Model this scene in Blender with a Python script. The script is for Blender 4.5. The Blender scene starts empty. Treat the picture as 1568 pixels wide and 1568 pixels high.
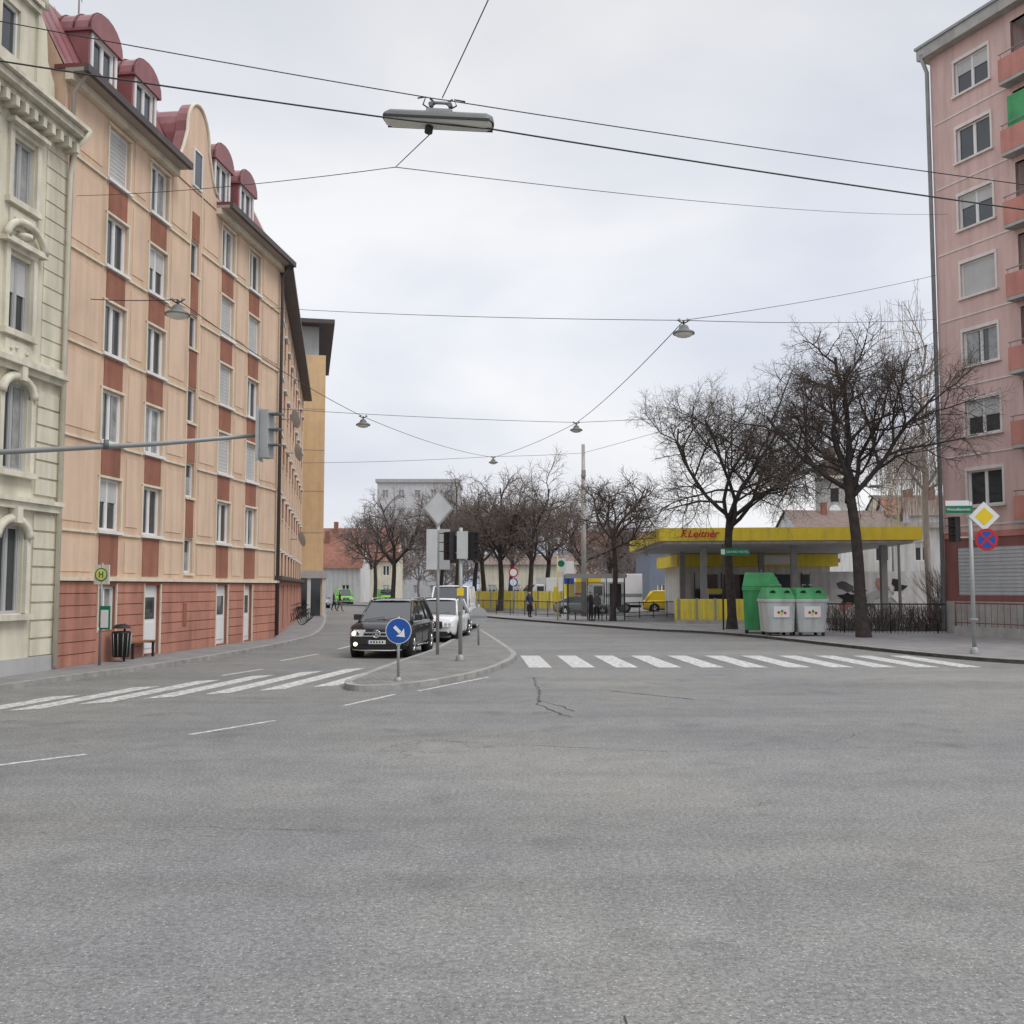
import bpy, math, random
from mathutils import Vector, Matrix
R=random.Random(7)
scene=bpy.context.scene
# ------------------------------------------------------------ materials
MATS={}
def mat(name,col,rough=.8,metal=0.,var=.1,scale=1.5,bump=0.,bscale=60.,dirt=0.,emit=0.,spec=.4,fine=0.,fscale=90.,alpha=1.):
    if name in MATS: return name
    m=bpy.data.materials.new(name); m.use_nodes=True
    nt=m.node_tree; N=nt.nodes; Lk=nt.links
    bs=N['Principled BSDF']
    bs.inputs['Roughness'].default_value=rough; bs.inputs['Metallic'].default_value=metal
    bs.inputs['Specular IOR Level'].default_value=spec; bs.inputs['Alpha'].default_value=alpha
    tc=N.new('ShaderNodeTexCoord')
    nz=N.new('ShaderNodeTexNoise'); nz.inputs['Scale'].default_value=scale; nz.inputs['Detail'].default_value=4; nz.inputs['Roughness'].default_value=.62
    Lk.new(tc.outputs['Object'],nz.inputs['Vector'])
    mr=N.new('ShaderNodeMapRange'); mr.inputs[1].default_value=.3; mr.inputs[2].default_value=.7
    mr.inputs[3].default_value=1-var; mr.inputs[4].default_value=1+var*.6
    Lk.new(nz.outputs['Fac'],mr.inputs[0])
    last=mr.outputs[0]
    def mul(a,b):
        k=N.new('ShaderNodeMath'); k.operation='MULTIPLY'; Lk.new(a,k.inputs[0]); Lk.new(b,k.inputs[1]); return k.outputs[0]
    if dirt>0:
        mp=N.new('ShaderNodeMapping'); mp.inputs['Scale'].default_value=(2.2,2.2,.22)
        Lk.new(tc.outputs['Object'],mp.inputs[0])
        n2=N.new('ShaderNodeTexNoise'); n2.inputs['Scale'].default_value=1.3; n2.inputs['Detail'].default_value=3
        Lk.new(mp.outputs[0],n2.inputs['Vector'])
        m2=N.new('ShaderNodeMapRange'); m2.inputs[1].default_value=.42; m2.inputs[2].default_value=.72; m2.inputs[3].default_value=1; m2.inputs[4].default_value=1-dirt
        Lk.new(n2.outputs['Fac'],m2.inputs[0]); last=mul(last,m2.outputs[0])
    if fine>0:
        n3=N.new('ShaderNodeTexNoise'); n3.inputs['Scale'].default_value=fscale; n3.inputs['Detail'].default_value=2
        Lk.new(tc.outputs['Object'],n3.inputs['Vector'])
        m3=N.new('ShaderNodeMapRange'); m3.inputs[1].default_value=.3; m3.inputs[2].default_value=.7; m3.inputs[3].default_value=1-fine; m3.inputs[4].default_value=1+fine
        Lk.new(n3.outputs['Fac'],m3.inputs[0]); last=mul(last,m3.outputs[0])
    vm=N.new('ShaderNodeVectorMath'); vm.operation='SCALE'; vm.inputs[0].default_value=col[:3]
    Lk.new(last,vm.inputs['Scale']); Lk.new(vm.outputs[0],bs.inputs['Base Color'])
    if bump>0:
        nb=N.new('ShaderNodeTexNoise'); nb.inputs['Scale'].default_value=bscale; nb.inputs['Detail'].default_value=2
        Lk.new(tc.outputs['Object'],nb.inputs['Vector'])
        b=N.new('ShaderNodeBump'); b.inputs['Strength'].default_value=bump; b.inputs['Distance'].default_value=.01
        Lk.new(nb.outputs['Fac'],b.inputs['Height']); Lk.new(b.outputs[0],bs.inputs['Normal'])
    if emit>0:
        bs.inputs['Emission Color'].default_value=(*col[:3],1); bs.inputs['Emission Strength'].default_value=emit
    MATS[name]=m; return name

def asphalt_mat():
    m=bpy.data.materials.new('asphalt'); m.use_nodes=True; nt=m.node_tree; N=nt.nodes; L=nt.links; bs=N['Principled BSDF']
    bs.inputs['Specular IOR Level'].default_value=.3
    g=N.new('ShaderNodeNewGeometry')
    def noise(sc,det=3,rough=.6,vec=None):
        n=N.new('ShaderNodeTexNoise'); n.inputs['Scale'].default_value=sc; n.inputs['Detail'].default_value=det; n.inputs['Roughness'].default_value=rough
        L.new(vec or g.outputs['Position'],n.inputs['Vector']); return n
    def rng(s,a,b,c,d):
        r=N.new('ShaderNodeMapRange'); r.inputs[1].default_value=a; r.inputs[2].default_value=b; r.inputs[3].default_value=c; r.inputs[4].default_value=d
        L.new(s,r.inputs[0]); return r.outputs[0]
    def mul(a,b):
        k=N.new('ShaderNodeMath'); k.operation='MULTIPLY'; L.new(a,k.inputs[0]); L.new(b,k.inputs[1]); return k.outputs[0]
    bign=noise(.13,4,.6)
    big=rng(bign.outputs['Fac'],.3,.7,.82,1.12)
    mp=N.new('ShaderNodeMapping'); mp.inputs['Rotation'].default_value=(0,0,math.radians(-12)); mp.inputs['Scale'].default_value=(.10,1.0,1)
    L.new(g.outputs['Position'],mp.inputs[0])
    track=rng(noise(.6,3,.6,mp.outputs[0]).outputs['Fac'],.35,.7,1.07,.85)
    med=noise(2.2,4,.7)
    medv=rng(med.outputs['Fac'],.3,.7,.88,1.10)
    stain=rng(noise(.9,3,.5).outputs['Fac'],.60,.70,1.0,.82)
    fine=noise(24,3,.85)
    finev=rng(fine.outputs['Fac'],.35,.65,.66,1.34)
    chips=noise(60,1,.5)
    lt=rng(chips.outputs['Fac'],.64,.72,1.0,2.2)
    dk=rng(chips.outputs['Fac'],.28,.36,.45,1.0)
    f=mul(mul(mul(big,track),mul(medv,stain)),mul(finev,mul(lt,dk)))
    s2=N.new('ShaderNodeVectorMath'); s2.operation='SCALE'; s2.inputs['Scale'].default_value=.35; L.new(med.outputs['Color'],s2.inputs[0])
    s3=N.new('ShaderNodeVectorMath'); s3.operation='SCALE'; s3.inputs['Scale'].default_value=9; L.new(bign.outputs['Color'],s3.inputs[0])
    ad=N.new('ShaderNodeVectorMath'); ad.operation='ADD'; L.new(g.outputs['Position'],ad.inputs[0]); L.new(s2.outputs[0],ad.inputs[1])
    ad2=N.new('ShaderNodeVectorMath'); ad2.operation='ADD'; L.new(ad.outputs[0],ad2.inputs[0]); L.new(s3.outputs[0],ad2.inputs[1])
    vo=N.new('ShaderNodeTexVoronoi'); vo.feature='DISTANCE_TO_EDGE'; vo.inputs['Scale'].default_value=.19; L.new(ad2.outputs[0],vo.inputs['Vector'])
    cr=rng(vo.outputs['Distance'],.0006,.0026,1,0)
    mask=rng(bign.outputs['Fac'],.50,.57,0,.6)
    f=mul(f,rng(mul(cr,mask),0,1,1,.42))
    c2=N.new('ShaderNodeMix'); c2.data_type='VECTOR'; c2.inputs[4].default_value=(.196,.197,.198); c2.inputs[5].default_value=(.200,.197,.184)
    L.new(rng(bign.outputs['Fac'],.4,.6,0,1),c2.inputs[0])
    v=N.new('ShaderNodeVectorMath'); v.operation='SCALE'; L.new(c2.outputs[1],v.inputs[0]); L.new(f,v.inputs['Scale'])
    L.new(v.outputs[0],bs.inputs['Base Color'])
    bs.inputs['Roughness'].default_value=.85
    b=N.new('ShaderNodeBump'); b.inputs['Strength'].default_value=.6; b.inputs['Distance'].default_value=.01
    L.new(fine.outputs['Fac'],b.inputs['Height']); L.new(b.outputs[0],bs.inputs['Normal'])
    MATS['asphalt']=m
asphalt_mat()
def paint_mat():
    m=bpy.data.materials.new('road_paint'); m.use_nodes=True; nt=m.node_tree; N=nt.nodes; L=nt.links; bs=N['Principled BSDF']
    g=N.new('ShaderNodeNewGeometry'); n=N.new('ShaderNodeTexNoise'); n.inputs['Scale'].default_value=7; n.inputs['Detail'].default_value=8; n.inputs['Roughness'].default_value=.78
    L.new(g.outputs['Position'],n.inputs['Vector'])
    cr=N.new('ShaderNodeValToRGB'); e=cr.color_ramp.elements
    e[0].position=.39; e[0].color=(.23,.23,.23,1); e[1].position=.58; e[1].color=(.64,.64,.62,1)
    L.new(n.outputs['Fac'],cr.inputs[0]); L.new(cr.outputs[0],bs.inputs['Base Color']); bs.inputs['Roughness'].default_value=.7
    MATS['road_paint']=m
paint_mat()
def paving_mat(name,col,w,h,mortar=.012,rot=0):
    m=bpy.data.materials.new(name); m.use_nodes=True; nt=m.node_tree; N=nt.nodes; L=nt.links; bs=N['Principled BSDF']
    g=N.new('ShaderNodeNewGeometry'); mp=N.new('ShaderNodeMapping'); mp.inputs['Rotation'].default_value=(0,0,math.radians(rot)); L.new(g.outputs['Position'],mp.inputs[0])
    b=N.new('ShaderNodeTexBrick'); b.inputs['Scale'].default_value=1; b.inputs['Brick Width'].default_value=w; b.inputs['Row Height'].default_value=h
    b.inputs['Mortar Size'].default_value=mortar; b.inputs['Color1'].default_value=(*[c*1.08 for c in col],1); b.inputs['Color2'].default_value=(*[c*.88 for c in col],1)
    b.inputs['Mortar'].default_value=(*[c*.55 for c in col],1); L.new(mp.outputs[0],b.inputs['Vector'])
    n=N.new('ShaderNodeTexNoise'); n.inputs['Scale'].default_value=.9; n.inputs['Detail'].default_value=6; n.inputs['Roughness'].default_value=.7; L.new(g.outputs['Position'],n.inputs['Vector'])
    r=N.new('ShaderNodeMapRange'); r.inputs[1].default_value=.3; r.inputs[2].default_value=.7; r.inputs[3].default_value=.72; r.inputs[4].default_value=1.18; L.new(n.outputs['Fac'],r.inputs[0])
    v=N.new('ShaderNodeVectorMath'); v.operation='SCALE'; L.new(b.outputs['Color'],v.inputs[0]); L.new(r.outputs[0],v.inputs['Scale']); L.new(v.outputs[0],bs.inputs['Base Color'])
    bs.inputs['Roughness'].default_value=.88; MATS[name]=m
paving_mat('paving_setts',(.22,.215,.205),.2,.12,.012,25)
mat('kerb_granite',(.31,.305,.29),.85,var=.3,scale=3,fine=.15)
mat('sidewalk_asphalt',(.225,.22,.22),.9,var=.25,scale=1.2,fine=.14,fscale=40)
mat('ground_mix',(.17,.165,.15),.95,var=.3,scale=.1)
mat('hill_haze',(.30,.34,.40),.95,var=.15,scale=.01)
mat('peach',(.635,.457,.325),.9,var=.09,scale=.8,dirt=.18,bump=.25,fine=.05)
mat('peach_light',(.675,.50,.368),.9,var=.08,scale=.8,dirt=.16,bump=.25,fine=.05)
mat('redbrown',(.315,.135,.09),.9,var=.18,scale=1.2,dirt=.25,bump=.25)
mat('plinth_red',(.47,.22,.16),.9,var=.18,scale=.9,dirt=.3,bump=.25)
mat('plinth_groove',(.30,.13,.09),.9,var=.16)
mat('cream_line',(.70,.625,.50),.85,var=.08,dirt=.18)
mat('cream_wall',(.665,.63,.505),.88,var=.1,scale=1,dirt=.24,bump=.2)
mat('cream_trim',(.69,.655,.54),.85,var=.14,scale=2,dirt=.28)
mat('slate',(.07,.075,.07),.7,var=.3,scale=6)
mat('red_metal',(.27,.105,.11),.5,var=.16,scale=1.5,dirt=.2)
mat('red_metal_dark',(.17,.055,.06),.5,var=.15)
mat('gutter',(.085,.07,.07),.6,var=.2)
mat('soffit',(.35,.30,.26),.8)
mat('white_frame',(.74,.74,.73),.5,var=.04,dirt=.1)
mat('shutter_grey',(.50,.50,.49),.7,var=.06,dirt=.12)
mat('glass',(.04,.048,.055),.06,var=.3,scale=.7,spec=.8)
mat('glass_curtain',(.30,.31,.31),.12,var=.45,scale=2.2,spec=.7)
mat('ochre',(.66,.46,.26),.9,var=.08,dirt=.12)
mat('grey_render',(.42,.42,.42),.85,var=.1,dirt=.1)
mat('pale_render',(.56,.57,.58),.85,var=.1,dirt=.1)
mat('pale_window',(.34,.36,.38),.3,var=.3)
mat('pink',(.655,.465,.425),.9,var=.08,scale=.6,dirt=.2,bump=.2)
mat('salmon',(.54,.245,.20),.85,var=.1,dirt=.2)
mat('pink_line',(.72,.67,.63),.85,dirt=.1)
mat('maroon',(.26,.11,.10),.7,var=.15,dirt=.2)
mat('concrete',(.42,.41,.39),.9,var=.2,scale=1.5,dirt=.2,fine=.08)
mat('white_wall',(.64,.64,.63),.85,var=.08,dirt=.25)
mat('metal_grey',(.30,.31,.31),.5,metal=.3,var=.15)
mat('garage_grey',(.50,.52,.54),.6,var=.1,dirt=.1)
mat('galv',(.38,.40,.39),.5,metal=.3,var=.15)
mat('metal_dark',(.045,.047,.05),.5,metal=.3,var=.2)
mat('black',(.02,.02,.021),.55,var=.2)
mat('rubber',(.025,.025,.026),.9,var=.2)
mat('sign_white',(.74,.74,.74),.5,var=.03)
mat('sign_yellow',(.78,.55,.02),.5,var=.04)
mat('sign_blue',(.01,.08,.36),.45,var=.05)
mat('sign_red',(.50,.02,.025),.5,var=.05)
mat('sign_green',(.0,.18,.09),.5,var=.05)
mat('sign_back',(.42,.43,.43),.6,metal=.2,var=.12)
mat('yellow',(.76,.60,.05),.55,var=.08,dirt=.12)
mat('yellow_pale',(.68,.62,.16),.6,var=.12,dirt=.15)
mat('cont_green',(.06,.34,.12),.5,var=.2,dirt=.28)
mat('cont_grey',(.50,.52,.51),.5,var=.12,dirt=.3)
mat('lime',(.18,.58,.05),.4,var=.05)
mat('bark',(.060,.050,.045),.95,var=.4,scale=4,bump=.9,bscale=25)
mat('twig',(.10,.078,.066),.95,var=.3,scale=2)
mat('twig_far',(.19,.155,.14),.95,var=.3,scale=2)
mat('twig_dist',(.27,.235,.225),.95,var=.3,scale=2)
mat('birch_twig',(.40,.36,.34),.95,var=.2)
mat('tile_red',(.27,.12,.085),.85,var=.25,scale=2)
mat('tile_brown',(.19,.14,.12),.85,var=.25,scale=2)
mat('blue_shed',(.17,.20,.26),.7,var=.1)
mat('wire',(.03,.03,.035),.6,var=.05)
mat('lamp_glass',(.66,.65,.58),.3,var=.08)
mat('lamp_body',(.16,.17,.165),.55,metal=.2,var=.2,dirt=.2)
mat('paint_black',(.012,.012,.014),.14,var=.1,spec=.9)
mat('paint_white',(.72,.73,.74),.2,var=.03,spec=.7)
mat('paint_yellow',(.76,.55,.03),.3,var=.03)
mat('paint_grey',(.25,.26,.27),.25,var=.03)
mat('paint_red',(.40,.03,.03),.3,var=.03)
mat('chrome',(.65,.65,.66),.15,metal=1,var=.05)
mat('headlight',(.75,.77,.8),.08,var=.1,spec=1)
mat('headlight_lit',(1,.85,.55),.2,emit=2.2)
mat('car_glass',(.03,.036,.04),.05,var=.1,spec=.9)
mat('plate',(.75,.75,.75),.5,var=.02)
mat('wood',(.24,.11,.05),.7,var=.25,scale=6)
mat('crack',(.06,.06,.06),1,var=.2)
mat('seam',(.115,.115,.115),1,var=.3)
mat('skin',(.55,.34,.26),.6,var=.05)
mat('hair',(.05,.035,.025),.8,var=.2)
mat('cloth_black',(.022,.023,.028),.95,var=.2)
mat('cloth_navy',(.03,.045,.085),.95,var=.2)
mat('cloth_grey',(.13,.13,.14),.95,var=.2)
mat('shelter_glass',(.22,.26,.27),.08,var=.2,alpha=.4)

# ------------------------------------------------------------ mesh builder
class Part:
    def __init__(s,name): s.name=name; s.v=[]; s.f=[]; s.m=[]; s.sm=[]; s.T=None; s.bevel=0
    def V(s,pts):
        i=len(s.v)
        if s.T is not None: pts=[s.T@Vector(p) for p in pts]
        s.v.extend([tuple(p) for p in pts]); return i
    def F(s,idx,m,sm=False): s.f.append(idx); s.m.append(m); s.sm.append(sm)
    def quad(s,a,b,c,d,m,sm=False):
        i=s.V([a,b,c,d]); s.F((i,i+1,i+2,i+3),m,sm)
    def poly(s,pts,m): i=s.V(pts); s.F(tuple(range(i,i+len(pts))),m)
    def box(s,x0,x1,y0,y1,z0,z1,m):
        if x0>x1:x0,x1=x1,x0
        if y0>y1:y0,y1=y1,y0
        if z0>z1:z0,z1=z1,z0
        i=s.V([(x0,y0,z0),(x1,y0,z0),(x1,y1,z0),(x0,y1,z0),(x0,y0,z1),(x1,y0,z1),(x1,y1,z1),(x0,y1,z1)])
        for f in ((0,3,2,1),(4,5,6,7),(0,1,5,4),(1,2,6,5),(2,3,7,6),(3,0,4,7)): s.F(tuple(i+k for k in f),m)
    def frust(s,b0,b1,z0,z1,m):
        i=s.V([(b0[0],b0[2],z0),(b0[1],b0[2],z0),(b0[1],b0[3],z0),(b0[0],b0[3],z0),(b1[0],b1[2],z1),(b1[1],b1[2],z1),(b1[1],b1[3],z1),(b1[0],b1[3],z1)])
        for f in ((0,3,2,1),(4,5,6,7),(0,1,5,4),(1,2,6,5),(2,3,7,6),(3,0,4,7)): s.F(tuple(i+k for k in f),m)
    def prism_y(s,pts,y0,y1,m,ms=None):
        n=len(pts); i=s.V([(p[0],y0,p[1]) for p in pts]+[(p[0],y1,p[1]) for p in pts])
        s.F(tuple(range(i,i+n)),m); s.F(tuple(reversed(range(i+n,i+2*n))),m)
        for k in range(n):
            k2=(k+1)%n; s.F((i+k,i+n+k,i+n+k2,i+k2),ms or m)
    def prism_z(s,pts,z0,z1,m,ms=None):
        n=len(pts); i=s.V([(p[0],p[1],z0) for p in pts]+[(p[0],p[1],z1) for p in pts])
        s.F(tuple(range(i+n,i+2*n)),m)
        for k in range(n):
            k2=(k+1)%n; s.F((i+k,i+k2,i+n+k2,i+n+k),ms or m)
    def tube(s,pts,rad,n=8,m='black',cap=True,sm=True):
        pts=[Vector(p) for p in pts]
        if not hasattr(rad,'__len__'): rad=[rad]*len(pts)
        base=None; rings=[]
        for k,p in enumerate(pts):
            d=(pts[min(k+1,len(pts)-1)]-pts[max(k-1,0)])
            if d.length<1e-9: d=Vector((0,0,1))
            d.normalize()
            if base is None: base=d.orthogonal().normalized()
            base=(base-d*base.dot(d))
            if base.length<1e-6: base=d.orthogonal()
            base.normalize(); c=d.cross(base)
            rings.append(s.V([p+(base*math.cos(2*math.pi*j/n)+c*math.sin(2*math.pi*j/n))*rad[k] for j in range(n)]))
        for a,b in zip(rings,rings[1:]):
            for j in range(n):
                j2=(j+1)%n; s.F((a+j,a+j2,b+j2,b+j),m,sm)
        if cap:
            s.F(tuple(reversed(range(rings[0],rings[0]+n))),m); s.F(tuple(range(rings[-1],rings[-1]+n)),m)
    def cyl(s,a,b,r,n=16,m='black',r2=None): s.tube([a,b],[r,r if r2 is None else r2],n,m)
    def lathe(s,prof,n,m,o=(0,0,0),sm=True):
        rings=[s.V([(o[0]+r*math.cos(2*math.pi*j/n),o[1]+r*math.sin(2*math.pi*j/n),o[2]+z) for j in range(n)]) for r,z in prof]
        for a,b in zip(rings,rings[1:]):
            for j in range(n):
                j2=(j+1)%n; s.F((a+j,a+j2,b+j2,b+j),m,sm)
class Obj:
    def __init__(s,name,loc=(0,0,0),rz=0,rot=None):
        s.name=name; s.loc=loc; s.rot=rot or (0,0,rz); s.P={}; s.texts=[]
    def p(s,name,bevel=0):
        if name not in s.P: s.P[name]=Part(name)
        if bevel: s.P[name].bevel=bevel
        return s.P[name]
    def text(s,body,size,loc,m,name='lettering',rx=90,align='CENTER',rz=0,shear=0,bold=0): s.texts.append((body,size,loc,m,name,rx,align,rz,shear,bold))
    def build(s):
        parts=[p for p in s.P.values() if p.f]
        if len(parts)==1 and not s.texts:
            ob=s._mesh(parts[0],s.name); ob.location=s.loc; ob.rotation_euler=s.rot; return ob
        e=bpy.data.objects.new(s.name,None); e.empty_display_size=.2; scene.collection.objects.link(e); e.location=s.loc; e.rotation_euler=s.rot
        for p in parts: ob=s._mesh(p,p.name); ob.parent=e
        for body,size,loc,m,name,rx,al,rz,sh,bo in s.texts:
            c=bpy.data.curves.new(name,'FONT'); c.body=body; c.size=size; c.align_x=al; c.align_y='CENTER'; c.extrude=.004; c.shear=sh; c.offset=bo
            c.materials.append(MATS[m]); t=bpy.data.objects.new(name,c); scene.collection.objects.link(t); t.location=loc; t.rotation_euler=(math.radians(rx),0,rz); t.parent=e
        return e
    def _mesh(s,p,name):
        me=bpy.data.meshes.new(name); me.from_pydata(p.v,[],p.f)
        names=[]; idx={}
        for n in p.m:
            if n not in idx: idx[n]=len(names); names.append(n); me.materials.append(MATS[n])
        me.polygons.foreach_set('material_index',[idx[n] for n in p.m]); me.polygons.foreach_set('use_smooth',p.sm); me.update()
        ob=bpy.data.objects.new(name,me); scene.collection.objects.link(ob)
        if p.bevel:
            b=ob.modifiers.new('bevel','BEVEL'); b.width=p.bevel; b.segments=2; b.limit_method='ANGLE'; b.angle_limit=math.radians(40)
        return ob

# ------------------------------------------------------------ facade tools (facade along +X, street side is -Y)
def window(o,x0,x1,z0,z1,y,kind='win',fr='white_frame'):
    f=o.p('window_frames'); g=o.p('window_panes')
    d=y+.10
    if kind=='door':
        f.box(x0,x1,d,d+.05,z0,z1,fr)
        g.box(x0+.15,x1-.15,d-.012,d+.01,z0+1.0,z1-.35,'glass'); f.box(x0+.12,x1-.12,d-.02,d+.01,z0+.15,z0+.9,fr); return
    w=.07
    f.box(x0,x0+w,d-.02,d+.05,z0,z1,fr); f.box(x1-w,x1,d-.02,d+.05,z0,z1,fr)
    f.box(x0+w,x1-w,d-.02,d+.05,z0,z0+w,fr); f.box(x0+w,x1-w,d-.02,d+.05,z1-w,z1,fr)
    if kind=='shut':
        o.p('roller_shutters').box(x0+w,x1-w,d-.01,d+.03,z0+w,z1-w,'shutter_grey')
        for k in range(int((z1-z0)/.12)):
            zz=z0+w+.05+k*.12
            if zz<z1-w-.02: o.p('roller_shutters').box(x0+w,x1-w,d-.018,d-.005,zz,zz+.09,'shutter_grey')
        return
    xm=(x0+x1)/2
    if x1-x0>.8:
        f.box(xm-.04,xm+.04,d-.015,d+.045,z0+w,z1-w,fr)
        for sx in (x0+w,xm+.04):
            wd=(x1-x0)/2-w-.04; f.box(sx,sx+.035,d,d+.04,z0+w,z1-w,fr); f.box(sx+wd-.035,sx+wd,d,d+.04,z0+w,z1-w,fr)
    g.quad((x0+w/2,d+.035,z0+w/2),(x1-w/2,d+.035,z0+w/2),(x1-w/2,d+.035,z1-w/2),(x0+w/2,d+.035,z1-w/2),'pale_window' if kind=='pale' else 'glass')
    if kind=='curt':
        c=o.p('curtains')
        if x1-x0>.8:
            q=.55+.4*R.random(); c.box(x0+w+.04,x0+w+(xm-x0-w)*q,d+.028,d+.033,z0+w,z1-w,'glass_curtain'); q=.4+.5*R.random(); c.box(x1-w-(x1-xm-w)*q,x1-w-.04,d+.028,d+.033,z0+w,z1-w,'glass_curtain')
        else: c.box(x0+w,x1-w,d+.028,d+.033,z0+w,z0+(z1-z0)*.6,'glass_curtain')
    if kind=='half':
        zz=z1-w-(z1-z0)*(.2+.35*R.random())
        o.p('roller_shutters').box(x0+w,x1-w,d-.005,d+.03,zz,z1-w,'shutter_grey')
def facade(o,x0,x1,z0,z1,ops,wm,y=0,rev=.15,part='walls'):
    p=o.p(part)
    xs=sorted({x0,x1}|{q for op in ops for q in op[:2]}); zs=sorted({z0,z1}|{q for op in ops for q in op[2:4]})
    for xa,xb in zip(xs,xs[1:]):
        for za,zb in zip(zs,zs[1:]):
            cx=(xa+xb)/2; cz=(za+zb)/2
            if any(op[0]<cx<op[1] and op[2]<cz<op[3] for op in ops): continue
            p.quad((xa,y,za),(xb,y,za),(xb,y,zb),(xa,y,zb),wm)
    for op in ops:
        a,b,c,d=op[:4]; k=op[4]
        p.quad((a,y,c),(a,y+rev,c),(a,y+rev,d),(a,y,d),wm); p.quad((b,y,c),(b,y,d),(b,y+rev,d),(b,y+rev,c),wm)
        p.quad((a,y,c),(b,y,c),(b,y+rev,c),(a,y+rev,c),wm); p.quad((a,y,d),(a,y+rev,d),(b,y+rev,d),(b,y,d),wm)
        if k!='open': window(o,a,b,c,d,y,k,op[5] if len(op)>5 else 'white_frame')

AX=(-11.25,25.0); ang=math.atan2(15.7,1.85)
LW=15.8
Z0=.12
# ================= orange apartment building
o=Obj('orange_apartment_building',(AX[0],AX[1],0),ang)
cols=[2.75,5.2,7.8,10.5,13.05]
ops=[]
floors=[3.6,6.0,8.4,10.8,13.2]
for ci,c in enumerate(cols):
    if ci==2: continue
    for fi,zf in enumerate(floors):
        w=.58
        k='shut' if (fi==4 and ci in(0,)) or (ci==3 and fi in (1,2,3)) or (ci==4 and fi in(1,3)) else R.choice(['win','curt','half','win','curt'])
        ops.append((c-w,c+w,zf+.02,zf+1.42 if fi<4 else zf+1.5,k))
for k in range(5):
    zz=2.55+k*2.42; ops.append((cols[2]-.3,cols[2]+.3,zz,zz+1.1,R.choice(['win','curt'])))
facade(o,0,LW,2.26,15.15,ops,'peach')
gops=[(2.15,3.1,.95,2.12,'curt'),(4.75,5.75,Z0+.05,2.15,'door'),(9.9,10.9,Z0+.05,2.15,'door'),(12.4,13.2,Z0+.05,2.15,'door')]
facade(o,0,LW,0,2.262,gops,'plinth_groove',y=-.06,rev=.2,part='plinth')
o.p('plinth').box(7.3,7.55,-.11,-.03,.9,1.6,'redbrown')
for k in range(7):
    z=.12+k*.305
    for a,b in ((0,2.1),(3.15,4.7),(5.8,9.85),(10.95,12.35),(13.25,LW)):
        o.p('plinth').box(a+.0,b-.0,-.085,-.05,z,z+.28,'plinth_red')
o.p('plinth').box(2.1,3.15,-.083,-.05,.12,.9,'plinth_red')
for x in (2.12,3.1,4.7,5.75,9.86,10.9,12.35,13.2): o.p('trim').box(x,x+.05,-.1,-.05,.12 if x>4 else .9,2.2,'cream_line')
tr=o.p('trim')
tr.box(-.03,LW+.05,-.17,.02,2.262,2.36,'cream_line')
for ci,c in enumerate(cols):
    if ci==2:
        for k in range(5):
            za=2.55+k*2.42+1.14; zb=za+2.42-1.2
            tr.box(c-.27,c+.27,-.022,.02,za,min(zb,15.1) if k<4 else za+.9,'redbrown')
            tr.box(c-.36,c+.36,-.06,.02,za-1.22,za-1.15,'cream_line')
        tr.box(c-.44,c-.40,-.03,.02,2.4,15.1,'cream_line'); tr.box(c+.40,c+.44,-.03,.02,2.4,15.1,'cream_line')
        continue
    for fi,zf in enumerate(floors):
        zl=(2.42 if fi==0 else floors[fi-1]+1.5)
        tr.box(c-.5,c+.5,-.022,.02,zl,zf-.1,'redbrown')
        tr.box(c-.66,c+.66,-.10,.03,zf-.07,zf+.015,'white_frame')
        tr.box(c-.66,c-.585,-.045,.02,zf+.03,zf+1.47,'cream_line'); tr.box(c+.585,c+.66,-.045,.02,zf+.03,zf+1.47,'cream_line')
        tr.box(c-.66,c+.66,-.05,.02,zf+1.425 if fi<4 else zf+1.505,zf+1.49 if fi<4 else zf+1.56,'cream_line')
seg=[(-.0,cols[0]-.7),(cols[0]+.7,cols[1]-.7),(cols[1]+.7,cols[2]-.45),(cols[2]+.45,cols[3]-.7),(cols[3]+.7,cols[4]-.7),(cols[4]+.7,LW)]
for a,b in seg:
    for fi,zf in enumerate(floors):
        tr.box(a,b,-.05,.02,zf-.09,zf-.03,'cream_line')
        tr.box(a+.18,b-.18,-.016,.02,zf+.18,zf+2.1 if fi<4 else zf+1.7,'peach_light')
    tr.box(a+.18,b-.18,-.016,.02,2.5,3.35,'peach_light')
ev=o.p('eaves')
for a,b in ((-.05,6.15),(9.35,LW+.2)):
    ev.box(a,b,-.5,.0,15.06,15.16,'soffit'); ev.box(a,b,-.62,-.5,15.05,15.25,'gutter'); ev.box(a,b,-.5,.3,15.16,15.27,'red_metal_dark')
    ev.box(a,b,-.2,-.0,14.86,15.06,'cream_line')
rf=o.p('roof')
rf.quad((0,.05,15.27),(LW,.05,15.27),(LW,1.3,17.7),(0,1.3,17.7),'red_metal')
k=.3
while k<LW:
    rf.quad((k,.02,15.29),(k+.05,.02,15.29),(k+.05,1.27,17.72),(k,1.27,17.72),'red_metal_dark'); k+=.55
rf.quad((0,1.3,17.7),(LW,1.3,17.7),(LW,6,18.9),(0,6,18.9),'red_metal'); rf.quad((0,6,18.9),(LW,6,18.9),(LW,12,15.2),(0,12,15.2),'red_metal')
rf.poly([(LW,.05,15.2),(LW,12,15.2),(LW,6,18.9),(LW,1.3,17.7)],'peach'); rf.poly([(0,.05,15.2),(0,1.3,17.7),(0,6,18.9),(0,12,15.2)],'peach')
w=o.p('walls'); w.quad((LW,0,0),(LW,12,0),(LW,12,15.2),(LW,0,15.2),'peach'); w.quad((0,12,0),(0,0,0),(0,0,15.2),(0,12,15.2),'peach'); w.quad((LW,12,0),(0,12,0),(0,12,15.2),(LW,12,15.2),'peach')
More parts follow.
